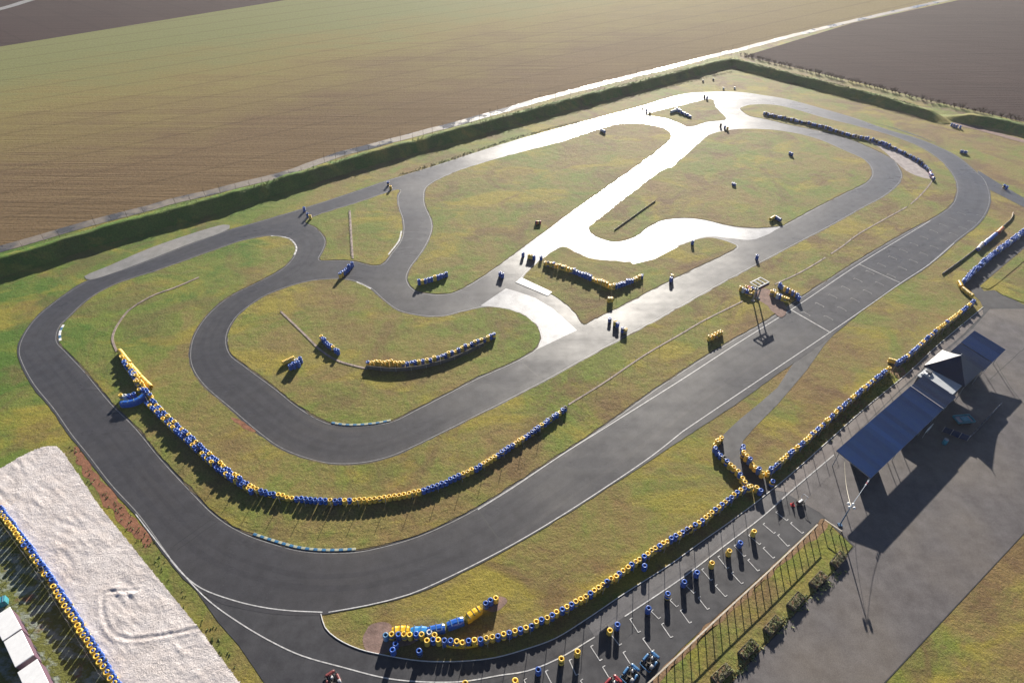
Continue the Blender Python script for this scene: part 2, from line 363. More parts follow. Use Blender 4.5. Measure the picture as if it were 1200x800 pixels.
# ------------------------------------------------------------------ the circuit: asphalt, grass islands, paint
OUTER = [(103,328),(71,348),(40.5,373),(24,397),(20,413),(24,427),(37,451),(61,481),(81,510),(101,535),(128,570),(159,604),(196,655),(222,684),(250,703),(280,712),(330,720),(385,719),
 (400,716),(451,706),(501,690),(552,666),(602,639),(653,609),(704,577),(764,538),(805,511),(860,475),(930,425),(978,391),(1002,371),(1031,348),(1064,328),(1092,309),(1122,283),(1145,265),(1156,251),(1161,237),(1160,224),
 (1154,210),(1145,202),(1120,182),(1080,164),(1040,152),(1000,138),(960,126.5),(923,116.6),(896,112),(865,108),(832,108),(804,110),(777,116.6),(754,124),(704,137.5),(602,165),(501,197),(452,212),(405,228),(352,245),(300,260.5),(266,270),(217,288),(161,310)]
ISL = {
'A': [(69,390),(73,381),(81,373),(105,351),(135,334),(189,316),(256,292),(287,282),(317,277),(337,280),(346,290),(344,299),(331,314),(304,329),(270,346),(243,368),(226,393),(221,413),(223,430),(236,451),(270,481),(300,507),(325,525),(350,536),(380,544),(403,545.5),(425,544),(446,540),(467,533),(550,493),(640,447),(683,423),(727,399),(770,376),(850,331),(925,291),(980,262),(1012,244),(1036,231),(1052,218),(1058,208),(1056,200),(1048,188),(1030,178),(1000,165),(980,158.5),(960,153.5),(923,146),(896,139.5),(879,136),(871,131.5),(868,127.5),(876,124),(892,122.6),(912,124),(942,131.5),(960,137),(1000,147),(1040,158),(1072,170),(1096,184),(1112,200),(1120,216),(1119,230),(1114,240),(1100,251),(1055,275),(1017,297),(980,320),(940,346),(900,373),(835,411),(770,453),(705,499),(656,531),(569,587),(535,606),(484,628),(440,640),(417,644),(380,645),(350,642),(320,634),(296,626),(270,613),(250,598),(230,578),(189,534),(162,501),(132,471),(101,434),(78,410),(69,400)],
'B': [(292,360),(280,370),(270,385),(267,400),(272,415),(287,427),(325,455),(350,475),(375,490),(392,496),(415,498),(440,496),(460,492),(483,481),(518,463),(553,445),(600,424),(612,418),(626,409),(633,397),(629,383),(616,371),(596,363),(572,360),(548,364.5),(518,371.5),(494,371),(467,365),(447,351),(434,339),(417,331),(400,328),(371,329),(337,337),(308,349)],
'C': [(358,260),(370,266),(379,274.5),(383,283),(380.5,292),(375,304),(377,305),(394,304.6),(414,305.5),(441,311),(449,308),(457.5,297),(468,283),(471.5,271),(470.6,257),(466,243),(465,231),(468,223),(466,222.5),(454,226),(422,237),(370,253.5)],
'D': [(510,213),(500,221),(498,230),(499,240),(506,256),(508,266),(505,278),(496,295),(481,316),(478,327),(486,339),(505,344),(528,343),(548,334),(582,312),(616,287),(645,266),(695,230),(742,197),(780,168),(786,160),(782,153),(766,147.7),(742,145),(719,147),(695,154),(659,166),(602,181),(542,199)],
'E': [(758,135),(797,124.4),(833,116.8),(836,118),(836,121),(840,128),(850,138.5),(849,140.5),(828,143),(812,148),(806,148.5),(797,144.6),(778,138)],
'F': [(821,167),(832,158.5),(850,153.5),(872,151.5),(905,152.5),(932,156.5),(960,164),(990,177),(1010,186),(1019,195),(1021,205),(1014,214),(990,226),(960,241),(921,262),(917,264),(905,266),(884,267),(858,265),(823,257),(795,255.5),(774,258.5),(758,267),(742,278),(723,283),(704,279.5),(693,272.5),(691,266),(697,261),(749,220),(783,197),(787,197),(795,190)],
'G': [(661,290),(677,297.5),(697,304),(723,306.5),(740,307.5),(760,303),(795,289),(823,280),(835,279),(862,287.5),(863,289.5),(800,321),(690,377),(684,379.5),(677,370),(662,355),(647,345),(615,329),(613,326)],
}
RT = sheet('race_track', jit(spline(GP(OUTER), True, 1.2), .12), .034, M_TRACK)
edge = MB()
strip(edge, offset(spline(GP(OUTER[:13]), False, 1.2), .32, False), .09, .042)
strip(edge, offset(spline(GP(OUTER[33:]+OUTER[:1]), False, 1.2), .32, False), .09, .0422)
BORD = []; M_VERGE = mat_plain('dusty_verge', (.115,.092,.062), .9, .4, 2.5, .2, bump=.05)
M_RUBBER = mat_asphalt('rubbered_asphalt', (.043,.042,.047), .0, .24, .35, spec=.25, coat=.30); M_DUST = mat_asphalt('dusty_asphalt', (.057,.055,.059), .01, .24, .35, spec=.25, coat=.30)
for k, pts in ISL.items():
    S = spline(GP(pts), True, .7)
    if area2(S) < 0: S.reverse()
    J = jit(jit(S, .16, .5), .12, 1.9)
    sheet('worn_verge', jit(jit(offset(S, -.10), .30, .45), .22, 1.7), .060, M_VERGE, .03, RT)
    o = sheet('grass_island', J, .085, M_GRASS, .08)
    BORD.append(S)
    strip(edge, offset(S, -.34), .09, .043, True)
edge.build('edge_line', M_EDGE, RT)
# rubbered racing lines and dusty margins follow the border of the long island, wherever the track is free
import mathutils
kd = mathutils.kdtree.KDTree(sum(len(b) for b in BORD)+len(OUTER)*30); q_ = 0
for b in BORD+[spline(GP(OUTER), True, 1.2)]:
    for p in b: kd.insert((p.x, p.y, 0), q_); q_ += 1
kd.balance()
for d, w, mt, z in ((2.0,.8,M_RUBBER,.0365),(3.3,.55,M_RUBBER,.0367),(4.9,.9,M_RUBBER,.0369),(.75,.7,M_DUST,.0371),(6.3,.7,M_DUST,.0373)):
    m = MB(); run = []
    base = offset(BORD[0][::2], -d)
    for i, p in enumerate(base+base[:1]):
        wob = .5*noise.noise(Vector((i*.012, d, 0)))
        p = p+Vector((wob, wob*.7))
        ok = kd.find((p.x, p.y, 0))[2] > min(d, 1.0)*.62 and noise.noise(Vector((i*.03, d*3, 2))) > -.22
        if ok and run and (p-run[-1]).length > 4: ok = False
        if ok: run.append(p)
        if (not ok or i == len(base)) and len(run) > 6:
            ww = w; n_ = len(run); A_ = offset(run, ww/2, False); B_ = offset(run, -ww/2, False); vs = []
            for k_ in range(n_):
                f = min(1, k_/6, (n_-1-k_)/6)*(.8+.5*noise.noise(Vector((k_*.15, d, 5)))); c_ = (A_[k_]+B_[k_])/2
                for e in (A_[k_], B_[k_]): vs.append((*(c_+(e-c_)*f), z+random.uniform(0,.0001)))
            m.add(vs, [(2*k_, 2*k_+1, 2*k_+3, 2*k_+2) for k_ in range(n_-1)])
        if not ok: run = []
    m.build('rubber_line' if mt is M_RUBBER else 'dust_line', mt, RT)
sm_ = MB()
for a, b in (((203,640),(252,605)),((207,645),(258,609)),((640,450),(612,425)),((560,598),(590,640)),((880,310),(862,298))):
    strip(sm_, jit(spline(GP([a, b]), False, .6), .08), .09, .0395)
sm_.build('tar_seam', M_BLK, RT)
# outside lines of the start straight, start line, second line
ln = MB()
strip(ln, spline(GP([(560,597),(600,572),(655,535),(714,498),(800,444),(860,405),(930,361),(1006,310),(1060,277),(1090,259)]), False, 2), .12, .047)
strip(ln, spline(GP([(800,505.5),(860,465),(974,388.5),(1014,361),(1056,331.5),(1090,309),(1118,285)]), False, 2), .12, .047)
strip(ln, spline(GP([(385,717),(430,709),(480,696),(530,674),(602,637),(653,607),(704,574.5),(764,534),(800,505.5)]), False, 2), .12, .0465)
strip(ln, spline(GP([(200,656),(215,673),(236,689),(270,702),(304,710.5),(337,715),(378,717)]), False, 1), .12, .0475)
strip(ln, spline(GP([(159,602),(182,632),(206,662),(243,702),(280,729),(321,753),(354,768),(400,781),(457,795),(512,799),(548,797.5),(585,791),(617,786),(653,772),(697,746)]), False, 1), .12, .048)
strip(ln, spline(GP([(732,722),(800,676.5),(848,640),(895,604),(925,577),(977,533)]), False, 2), .12, .048)
ln.build('painted_line', M_WHITE, RT)
for a, b, w in (((926.9,363.1),(973.5,390),.28), ((1006.6,309.7),(1057,332.5),.2)):
    m = MB(); strip(m, GP([a, b]), w*.8, .0505); m.build('start_line', M_EDGE2, RT)
# grid brackets on the straight
A53 = math.radians(37.3)
ax = Vector((math.cos(A53), math.sin(A53))); ay = Vector((-math.sin(A53), math.cos(A53)))
o0 = G(926.9,363.1)
gm = MB()
gm.box((0,0,0), (.10,1.5,.004)); gm.box((-.22,.75,0), (.5,.09,.004)); gm.box((-.15,-.75,0), (.24,.09,.004))
gme = gm.mesh('grid_mark', M_EDGE)
for i in range(15):
    for j in range(2):
        p = o0+ax*(1.2+i*4.35+j*2.1)+ay*(-2.3-j*3.1)
        o = put('grid_mark', gme, RT, (p.x, p.y, .052), A53)
# smooth bright seals and slabs
sheet('smooth_seal', jit(GP([(563,358.5),(593,338),(607,342),(627,349),(647,361),(662,374),(676,387),(653,398),(629,410),(634,397),(630.5,383),(617,370.5),(597,362.3),(575,359.3)]), .1), .040, M_SEAL, 0, RT)
sheet('smooth_seal', jit(spline(GP([(667,281),(690,264.5),(692,273),(704,280.5),(723,284),(742,279),(758,268.3),(774,259.7),(795,256.7),(823,258.2),(858,266),(884,268.2),(905,267.3),(915,265.3),(882,281),(855,279.5),(833,277),(823,278),(806,283),(795,287),(760,301),(739,304),(723,303),(700,301),(680,294)]), True, 1), .15), .040, M_SEAL, 0, RT)
sheet('pale_slab', GP([(604,331),(611,325.5),(647,342.5),(642,347)]), .095, M_SLAB, .06, RT)
sheet('pale_slab', GP([(739,307.5),(765,300.5),(789.5,288),(795,289.5),(767,304),(742,310)]), .097, M_SLAB, .06, RT)
sheet('concrete_runoff', spline(GP([(99,324),(127,312),(172,292.5),(217,276.5),(262,263.5),(269,264),(269,268),(217,288),(161,310),(107,328),(101,327)]), True, 1.5), .060, M_CONC, .06, RT)
# kerbs: alternating blocks set along the inside of the bends
def kerb(pts, n, mats, side, w=.34, h=.10):
    P = spline(GP(pts), False, .3)
    L = sum((b-a).length for a, b in zip(P, P[1:])); step = L/n
    for i, (p, a) in enumerate(resample(P, step)[:n]):
        m = MB(); m.rbox((step*.5, side*w/2, h/2+.02), (step*.985, w, h), .035)
        m.build('kerb_block', mats[i % len(mats)], RT, (p.x, p.y, .0), a)
kerb([(296,627),(320,635),(350,643),(380,646),(417,645)], 26, [M_KBLUE, M_KWHITE], 1)
kerb([(388,496.3),(400,498.3),(415,499),(440,497),(458,493.5)], 16, [M_KBLUE, M_KWHITE], 1)
kerb([(317,277),(337,280),(346,290),(344,299)], 10, [M_WHITE], 1, .3, .06)
kerb([(456,299),(468,283),(471.5,271)], 8, [M_WHITE], 1, .35, .07)
kerb([(417,331),(434,339)], 6, [M_WHITE], 1, .3, .06)
kerb([(69,400),(69,390),(73,381)], 6, [M_CREAM, M_KBLUE, M_CREAM], -1, .4, .08)
kerb([(270,385),(267,400),(272,415)], 10, [M_WHITE], 1, .3, .06)

# ------------------------------------------------------------------ access roads, pit lane, paddock
PITEDGE = [(376,719),(381,735),(395,748),(420,760),(449,767),(493,774),(541,774.5),(581,770),(617,760),(650,748),(686,726),(732,695),(787,660),(820,636),(860,608),(893,583),(932,551),(968,519),(1014,478),(1065,436),(1095,408),(1140,370),(1152,360)]
pe = spline(GP(PITEDGE), False, .9)
FENCE = [(700,862),(800,767),(850,719),(900,672),(964,612)]
PIT = pe+GP([(1148,352),(1134,340),(1128,333),(1145,317.5),(1167,299),(1200,275),(1262,229),(1300,222),(1200,291),(1148,335),(1153,341),(1165,340),(1200,357),(1330,395),(1330,510),(1200,625),(1037,800),(960,885),(815,860),(865,790),(975,672),(1000,640),(966,607),(955,615),(900,667),(850,712),(800,758),(760,800),(700,862),(345,862),(310,800),(280,756),(256,729),(230,692),(212,674),(240,698),(300,715)])
PL = sheet('pit_lane', PIT, .026, M_PIT)
sheet('access_road', GP([(974,386),(978,391),(967,403),(945,434),(911,474),(884,501),(871,516),(868,526),(880,545),(897,562),(905,574),(893,584),(878,570),(868,556),(846,533),(841,522),(846,511),(854,503),(867,491),(888,474),(911,454),(930,425),(940,410)]), .022, M_PIT)
sheet('access_road', GP([(1145,199),(1164,211),(1200,232),(1290,290),(1290,308),(1200,243),(1160,222.5),(1150,214)]), .022, M_TRACK)
sheet('walk_paving', jit(GP([(905,574),(932,552.5),(968,520.5),(1014,479.5),(1065,437.5),(1095,409.5),(1140,371.5),(1151,362),(1152,368),(1128,392),(1090,424),(1055,456),(977,533),(925,577)]), .05), .032, M_WALK, 0, PL)
sheet('lane_paving', GP([(686,728),(732,697),(787,662),(820,638),(860,610),(893,585),(905,575),(925,577),(895,604),(848,640),(800,676.5),(732,722),(697,746)]), .031, mat_asphalt('lane_concrete', (.085,.082,.088), .01, .5,.66), 0, PL)
sheet('paddock', GP([(977,533),(1055,458),(1140,385),(1160,362),(1200,362),(1328,398),(1328,508),(1200,624),(1037,798),(960,880),(818,858),(866,791),(976,673),(1002,640),(967,606),(960,600),(925,580)]), .0315, M_PADDOCK, 0, PL)
sheet('grass_strip', jit(spline(GP([(1150,337),(1200,293),(1262,240),(1275,245),(1200,306),(1162,337),(1157,339)]), False, .8), .1), .075, M_LAWN, .06)
sheet('lawn', jit(spline(GP([(1168,341),(1200,312),(1290,248),(1400,262),(1400,400),(1330,392),(1200,355)]), True, .8), .12), .07, M_LAWN, .06)
sheet('lawn', jit(GP([(966,612),(999,640),(975,668),(864,786),(818,850),(712,856),(800,771),(860,713)]), .1), .075, M_LAWN, .06)
sheet('soil_strip', jit(spline(GP([(703,862),(760,801),(800,759),(850,713),(900,668),(955,616),(964,607),(970,612),(905,671),(853,720),(802,768),(712,859)]), True, .5), .35, .8), .079, M_BROWN, .06)
k = MB()
for i in range(0, len(pe)-1):
    a, b = pe[i], pe[i+1]; d = (b-a); L = d.length; R = Matrix.Translation(((a.x+b.x)/2, (a.y+b.y)/2, 0)) @ Matrix.Rotation(math.atan2(d.y, d.x), 4, 'Z')
    k.rbox((0,0,.05), (L*.99,.09,.09), .015, R)
k.build('kerb', M_TRIM, PL)
# kart bays: two rows of brackets
bm_ = MB(); bm_.box((0,0,0), (1.55,.09,.004)); bm_.box((-.75,.17,0), (.09,.30,.004)); bm_.box((.75,.17,0), (.09,.30,.004)); bme = bm_.mesh('bay_mark', M_WHITE)
def bay(a, b):
    p, q = G(*a), G(*b); c = (p+q)/2; d = q-p
    o = put('bay_mark', bme, PL, (c.x, c.y, .052), math.atan2(d.y, d.x)); o.scale.x = d.length/1.55
b1 = [((614,796),(619,808)),((639,786),(649,806)),((667,773),(675,791)),((692,757),(703,774)),((715,742),(726,756)),((738,725),(748,741)),((763,716),(772,725)),((785,703),(793,711)),((804,686),(813,695)),((822,667),(833,680)),((841,652),(852,666)),((860,639),(872,652)),((877,627),(890,638)),((894,614),(907,625)),((909,600),(922,610))]
b2 = [((706,781),(715,796)),((730,764),(740,780)),((753,748),(764,763)),((775,731),(786,747)),((797,715),(808,730)),((818,700),(829,714)),((838,686),(850,699)),((857,671),(869,684)),((876,656),(888,669)),((894,642),(906,654)),((911,627),(923,640)),((926,613),(940,625)),((680,797),(690,812))]
for a, b in b1+b2: bay(a, b)
# cracks and joints in the paddock surface
jn = MB()
for pts in ([(1167,424),(1185,455),(1215,492)], [(1000,548),(1012,580)], [(1160,362),(1128,392)], [(1200,408),(1160,445)]):
    strip(jn, jit(spline(GP(pts), False, .8), .1), .07, .041)
jn.build('tar_joint', M_BLK, PL)
# soil wear
sheet('bare_soil', jit(spline(GP([(86,521),(99,535),(113,553),(128,572),(143,590),(158,606),(180,634),(174,640),(155,626),(136,606),(118,583),(101,560),(90,540)]), True, .4), .55, .7), .012, M_SOIL)
sheet('bare_soil', jit(spline(GP([(428,738),(436,730),(456,730),(462,740),(480,744),(500,747),(470,757),(443,766),(428,760)]), True, .4), .25, .9), .012, M_PINKSOIL)
sheet('bare_soil', jit(spline(GP([(565,713),(580,700),(592,700),(594,706),(580,716)]), True, .3), .2, .9), .012, M_PINKSOIL)
sheet('bare_soil', jit(spline(GP([(884,348),(896,338),(912,346),(922,366),(914,372),(897,357)]), True, .4), .25, .9), .0885, M_PINKSOIL)
sheet('bare_soil', jit(spline(GP([(1040,431),(1052,426),(1062,437),(1056,446),(1048,440)]), True, .4), .25, .9), .012, M_BROWN)
sheet('bare_soil', jit(spline(GP([(270,489),(285,494),(300,506),(296,506),(282,499)]), True, .4), .2, .9), .0885, M_SOIL)
sheet('scuffed_gravel', jit(spline(GP([(1010,162),(1040,169),(1070,184),(1088,199),(1090,210),(1068,204),(1046,187),(1030,173)]), True, .6), .25, .9), .0885, mat_plain('grey_gravel', (.30,.265,.26), .9, .3, .8, .2, bump=.1))

# ------------------------------------------------------------------ gravel trap: raked, rutted relief
def build_gravel():
    Lx = [(500,-60),(545,-60),(597,-8),(641,26),(692,59),(746,93),(798,125),(860,160)]
    Rx = [(500,62),(522,64),(530,74),(591,115),(658,169),(736,233),(800,281),(860,330)]
    T = [(-90,612),(0,550),(20,538),(40,528),(55,523),(66,523)]
    def ip(tab, y):
        for (a, b), (c, d) in zip(tab, tab[1:]):
            if a <= y <= c: return b+(d-b)*(y-a)/(c-a)
        return tab[-1][1]
    left = GP([(-90,560),(-8,592),(34,646),(67,695),(101,750),(136,806),(172,862)], .95)
    poly = GP(T)+GP([(74,530),(92,556),(115,591),(169,658),(233,736),(281,800),(330,860)])+left[::-1]
    rut = [spline(GP(p), False, .25) for p in ([(160,692),(122,696),(121,710),(124,728),(133,742),(152,749),(195,744),(232,737)],)]
    m = MB(); s = .17; idx = {}
    def hgt(x, y):
        v = Vector((x, y, 0))
        h = noise.noise(Vector((x*.4, y*.4, 1)))*.05
        d = (x*.55+y*.83); e = (x*.83-y*.55)
        h += (noise.noise(Vector((d*1.9, e*.45, 2)))*.085+noise.noise(Vector((d*.8, e*.25, 7)))*.03)*(.6+noise.noise(Vector((x*.2, y*.2, 4))))+noise.noise(v*2.4)*.03
        for r in rut:
            q = min((p.x-x)**2+(p.y-y)**2 for p in r)
            if q < 1.2: q = q**.5; h += -.05*math.exp(-(q/.18)**2)+.05*math.exp(-((q-.38)/.16)**2)
        return h
    xs = [p.x for p in poly]; ys = [p.y for p in poly]
    def inside(x, y):
        c = False; n = len(poly); j = n-1
        for i in range(n):
            a, b = poly[i], poly[j]
            if (a.y > y) != (b.y > y) and x < (b.x-a.x)*(y-a.y)/(b.y-a.y)+a.x: c = not c
            j = i
        return c
    x0, y0 = min(xs), max(0, min(ys)); nx = int((max(xs)-x0)/s); ny = int((max(ys)-y0)/s)
    x0 = max(x0, -75)
    vs = []; fs = []
    def vid(i, j):
        if (i, j) not in idx:
            x = x0+i*s; y = y0+j*s; idx[(i,j)] = len(vs); vs.append((x+random.uniform(-.04,.04), y+random.uniform(-.04,.04), .14+hgt(x, y)))
        return idx[(i,j)]
    for i in range(nx):
        for j in range(ny):
            if inside(x0+(i+.5)*s, y0+(j+.5)*s): fs.append((vid(i,j), vid(i+1,j), vid(i+1,j+1), vid(i,j+1)))
    m.add(vs, fs); tag(m.build('gravel_trap', M_GRAVEL, smooth=True), kind='structure')
    sheet('gravel_bed', jit(poly, .1), .05, M_GRAVEL)
build_gravel()
sheet('dirt_yard', GP([(-90,560),(-8,592),(34,646),(67,695),(101,750),(136,806),(172,862)], .95)+GP([(-200,862),(-160,640)]), .02, M_PALE)

# ------------------------------------------------------------------ tyres
def inpoly(x, y, P):
    c = False; j = len(P)-1
    for i in range(len(P)):
        a, b = P[i], P[j]
        if (a.y > y) != (b.y > y) and x < (b.x-a.x)*(y-a.y)/(b.y-a.y)+a.x: c = not c
        j = i
    return c
OUTP = spline(GP(OUTER), True, 3)
def gz(x, y):
    "height of the surface a thing stands on"
    if any(inpoly(x, y, b) for b in BORD): return .086
    if inpoly(x, y, OUTP): return .036
    return .028 if inpoly(x, y, PIT) else .0
TYRE_H = .19
tprof = [(.185,.0),(.275,.0),(.31,.03),(.31,.16),(.275,.19),(.185,.19),(.165,.165),(.165,.025)]
MATS = {'Y': M_YEL, 'B': M_BLU, 'W': M_WHT, 'K': M_BLK, 'T': M_TEAL, 'R': M_RED}
tyre_me = {}
for c, mt in MATS.items():
    q = MB(); q.lathe(tprof, 18, True); tyre_me[c] = q.mesh('tyre', mt, True)
STACKS = []     # (x, y, colour, tyres, place, group, priority)
def place(p, c, n, where, group, pri=0): STACKS.append((p.x, p.y, c, n, where, group, pri))
def wall(pts, pat, where, group, z=.95, step=.625, n=5, pri=0, off=0.0, wob=.05):
    P = spline(GP(pts, z), False, .5)
    if off: P = offset(P, off, False)
    for i, (p, a) in enumerate(resample(P, step)):
        c = pat[i % len(pat)]
        if c == '-': continue
        place(p+Vector((random.uniform(-wob, wob), random.uniform(-wob, wob))), c, n, where, group, pri)
def singles(lst, where, group, n=5, pri=1):
    for x, y, c in lst: place(G(x, y, n*TYRE_H), c, n, where, group, pri)
PW = 'YBYBBYYBYBYYBYBYBYBYBYBYBYBYYYBYYYBYYBYYBYYBYYYBYYBBYBBYBYBYYYBYBYBBYBYBYYBYYBYBY'
wall([(500,749),(519,749.5),(539,751),(559,749),(579,745),(603,739),(636,725),(694,693),(741,660),(780,634),(820,611),(843,593),(869,573),(881,569)], PW, 'in the long wall between grass and pit lane', 'stacks of the pit lane wall')
wall([(452,743),(479,742.5),(497,743)], 'TYBYYBYB', 'in front of the yellow barrier block at the wall end', 'stacks at the barrier block')
singles([(503,740,'W'),(509,743,'Y'),(463,753,'B'),(460,761,'B'),(491,762,'B'),(569,706,'B'),(575,702.5,'B'),(581,700,'Y')], 'loose at the pit wall end', 'loose stacks by the barrier block')
wall([(846,511),(839,519),(839,525),(846,532),(855,542),(865,551),(875,566)], 'YYYYBBBYBYYYB', 'on the side of the access road away from the canopy', 'stacks west of the access road')
wall([(881,569),(887,570),(893,575)], 'YYBY', 'closing the mouth of the access road', 'stacks at the access road mouth')
wall([(872,522),(872,530),(879,538),(886,546),(893,552),(897,556)], 'BBYYBYYBYB', 'on the side of the access road nearer the canopy', 'stacks east of the access road')
wall([(901,552),(914,541),(925,531),(942,517),(960,501),(997,467),(1042,431)], 'YBBBBYYYBBYYBBYYYBYBBYBYYBBYYBYBBYBYYBBBYYBYB', 'in the wall facing the blue canopies', 'stacks of the canopy wall')
wall([(1053,423),(1063,417),(1091,392),(1119,370),(1142,352)], 'BBBBYYBBYBBYBYYBBYYYBYYYYYYBYYYYYYYY', 'in the wall facing the navy tent', 'stacks of the tent wall')
wall([(1131,328),(1145,314),(1167.5,295),(1200,271),(1230,249)], 'BBWBBB', 'in the blue wall beside the narrow lane', 'stacks of the all-blue wall', wob=.10, step=.7)
wall([(1130,327),(1144,313),(1166,294),(1200,269),(1230,247)], 'BBBBB-', 'in the blue wall beside the narrow lane', 'stacks of the all-blue wall', wob=.10, step=.7)
W1 = [(-6,592),(0,600),(34,646),(67,695),(101,750),(136,806)]
wall(W1, 'Y', 'in the double wall edging the gravel trap', 'stacks of the gravel trap wall', step=.82)
wall([(x+5.5, y+2) for x, y in W1], 'B', 'in the double wall edging the gravel trap', 'stacks of the gravel trap wall', step=.82)
W2 = [(176,466),(190,481),(225,513),(262,546),(300,572),(325,579),(350,583),(385,585.5),(420,585),(460,581),(500,572),(530,560),(560,546),(600,521),(635,497),(664,476)]
wall(W2, 'YBB'*7+'YYBBB'*4+'YYY'+'B'*4+'YYYY'+'B'*7+'YBBYB'+'Y'*14+'B'*9+'YYYBB'+'Y'*4+'B'*5+'YYY'+'B'*5, 'in the long curved wall round the inner bend', 'stacks of the curved wall', n=4, z=.78)
wall([(171,470),(186,485),(221,517),(258,550),(294,574)], 'BBYBBYBBYYBYBYBB', 'in the long curved wall round the inner bend', 'stacks of the curved wall', n=4, z=.78)
wall([(141,416),(150,428),(160,441),(170,455),(176,463)], 'YYYBY', 'in the bulky end of the curved wall', 'stacks at the bulky wall end')
wall([(145,424),(153,436),(162,449),(170,460)], 'BWBBYB', 'in the bulky end of the curved wall', 'stacks at the bulky wall end')
wall([(158,446),(164,454),(160,459)], 'YBYBY', 'in the bulky end of the curved wall', 'stacks at the bulky wall end')
wall([(141,463),(150,463),(157,461)], 'YWBBW', 'beside the curved blue barrier block', 'stacks by the curved blue barrier')
wall([(639,306),(663,313),(683,320),(707,330),(717,334),(732,330),(754,321)], 'YYYYYYYYYYBBBBBBBYYYYYYYYBBBBBBBYYYBBBB', 'in the bent wall between the two pale curves', 'stacks of the bent wall')
wall([(431,423),(453,423.5),(475,425)], 'Y', 'in the yellow half of the wall behind the belt', 'yellow stacks behind the belt wall')
wall([(477,425),(495,422),(514,418),(553,402),(581,390)], 'BY', 'in the chequered half of the wall behind the belt', 'chequered stacks behind the belt wall')
wall([(376,394),(386,403),(398,412)], 'YBBBBB', 'in the short oblique wall inside the belt bend', 'stacks of the short oblique wall')
wall([(343,424),(348,421),(353,420)], 'BWB', 'beside the lying yellow tyre roll', 'stacks by the lying yellow roll')
wall([(340,428),(346,426),(352,424.5)], 'B', 'beside the lying yellow tyre roll', 'stacks by the lying yellow roll')
wall([(491,329),(500,327),(513,323),(525,318.5)], 'BYBBBYBBB', 'in the short straight wall by the S bend', 'stacks by the S bend')
wall([(398,321),(406,314),(414,306)], 'YYBBBBBB', 'in the short wall across the cut-through', 'stacks across the cut-through')
wall([(896,131),(923,137),(958,145),(1000,157),(1020,161),(1050,172),(1078,187),(1090,198),(1093,205)], 'BKBKKBKB', 'in the long far wall beside the grey gravel', 'stacks of the far wall', n=4)
wall([(792,126),(800,130),(810,134.5)], 'BWB', 'in the small far wall on the grass triangle', 'stacks on the grass triangle', n=4)
TB = 'standing on the track beside '
singles([(356,243,'B'),(360,250,'B'),(363,252.5,'Y')], TB+'the wedge of grass with the pipe fence', 'track blocks by the wedge of grass')
singles([(454.5,213,'B'),(457.5,218,'Y')], TB+'the far tip of the wedge', 'track blocks at the tip of the wedge')
singles([(586,319,'B'),(589,320.5,'B')], TB+'the large oval of grass', 'track blocks by the grass oval')
singles([(613,296,'B'),(620,298,'Y'),(626,299.5,'B'),(634,300,'B'),(623,298.5,'Y')], TB+'the end of the bent tyre wall', 'track blocks by the bent wall')
singles([(715,372,'B'),(721,376,'Y'),(724,378,'B'),(730,384,'B'),(733.5,385,'Y')], 'standing on the back straight', 'track blocks on the back straight')
singles([(714,349,'Y'),(717,349,'Y')], 'in the pair below the bent wall', 'pair below the bent wall')
singles([(788,322,'Y'),(786.8,325,'B')], 'on the verge where the back straight meets the pale curve', 'verge stacks at the pale curve')
singles([(888,299,'B')], 'alone on the back straight beyond the pale curve', 'lone stack on the back straight')
singles([(812,282,'B')], 'alone inside the pale curve', 'lone stack inside the pale curve')
singles([(753,126,'K'),(758,127.5,'B'),(762,129,'K')], TB+'the far grass triangle', 'track blocks by the grass triangle')
singles([(826,111,'K'),(829,113,'B')], TB+'the far end of the grass triangle', 'track blocks at the triangle end')
singles([(845,145,'K'),(850,147,'B'),(853,149,'Y')], TB+'the big rounded grass island', 'track blocks by the rounded island')
singles([(832,394,'Y'),(836,392.5,'Y'),(839.5,390.5,'Y'),(843,388.8,'Y'),(846,386.8,'Y')], 'in the all-yellow row of five on the verge', 'row of five by the start straight')
singles([(869,336,'Y'),(872,338,'W'),(875,335.5,'Y'),(876,340,'B'),(879,339,'Y'),(880,342,'Y'),(882,337,'B'),(884,340,'Y'),(886.5,338.5,'B'),(878,336,'R')], 'in the jumbled heap under the ladder gantry', 'stacks under the gantry')
singles([(905,341,'Y'),(907.5,340,'W'),(910,343,'Y'),(912,345,'W'),(915,345.5,'B'),(918,347.5,'Y'),(921,348.5,'Y'),(923.5,349.5,'Y')], 'in the yellow row nearer the gantry', 'yellow row beside the gantry')
singles([(914.5,332,'B'),(917,334,'B'),(921,336.5,'Y'),(924,338.5,'B'),(927,339.5,'Y'),(930,341.5,'B'),(932.5,342,'Y'),(935,344.5,'B'),(937,347.5,'B')], 'in the mixed row reaching the start line', 'mixed row by the start line')
singles([(604,797,'Y'),(631,784,'B'),(658,771.5,'Y'),(677,763,'Y'),(715,737,'Y'),(724,731.5,'B'),(760,712,'B'),(783,695,'B'),(802,681,'B'),(817,670,'B'),(835,659,'Y'),(855,645,'Y'),(868,635,'B'),(884,622,'Y'),(545,800,'Y')], 'standing alone at a kart bay in the pit lane', 'pit lane bay markers')
singles([(756,662,'B')], 'loose in the shade of the pit wall', 'lone stack in the wall shade')
singles([(906,563,'B')], 'alone at the pit lane kerb by the access road', 'lone stack at the pit kerb')
singles([(859.5,213.5,'B'),(861.5,214.5,'B')], 'in the blue pair on the rounded island', 'blue pair on the rounded island', n=4)
singles([(926,178.5,'B'),(928.5,179.5,'B')], 'in the blue pair on the brown grass', 'blue pair on the brown grass', n=4)
singles([(1116,144.5,'B'),(1119,145.5,'B'),(1122,146.5,'B'),(1126,147.5,'B')], 'in the blue row at the gap in the earth bank', 'row at the bank gap', n=4)
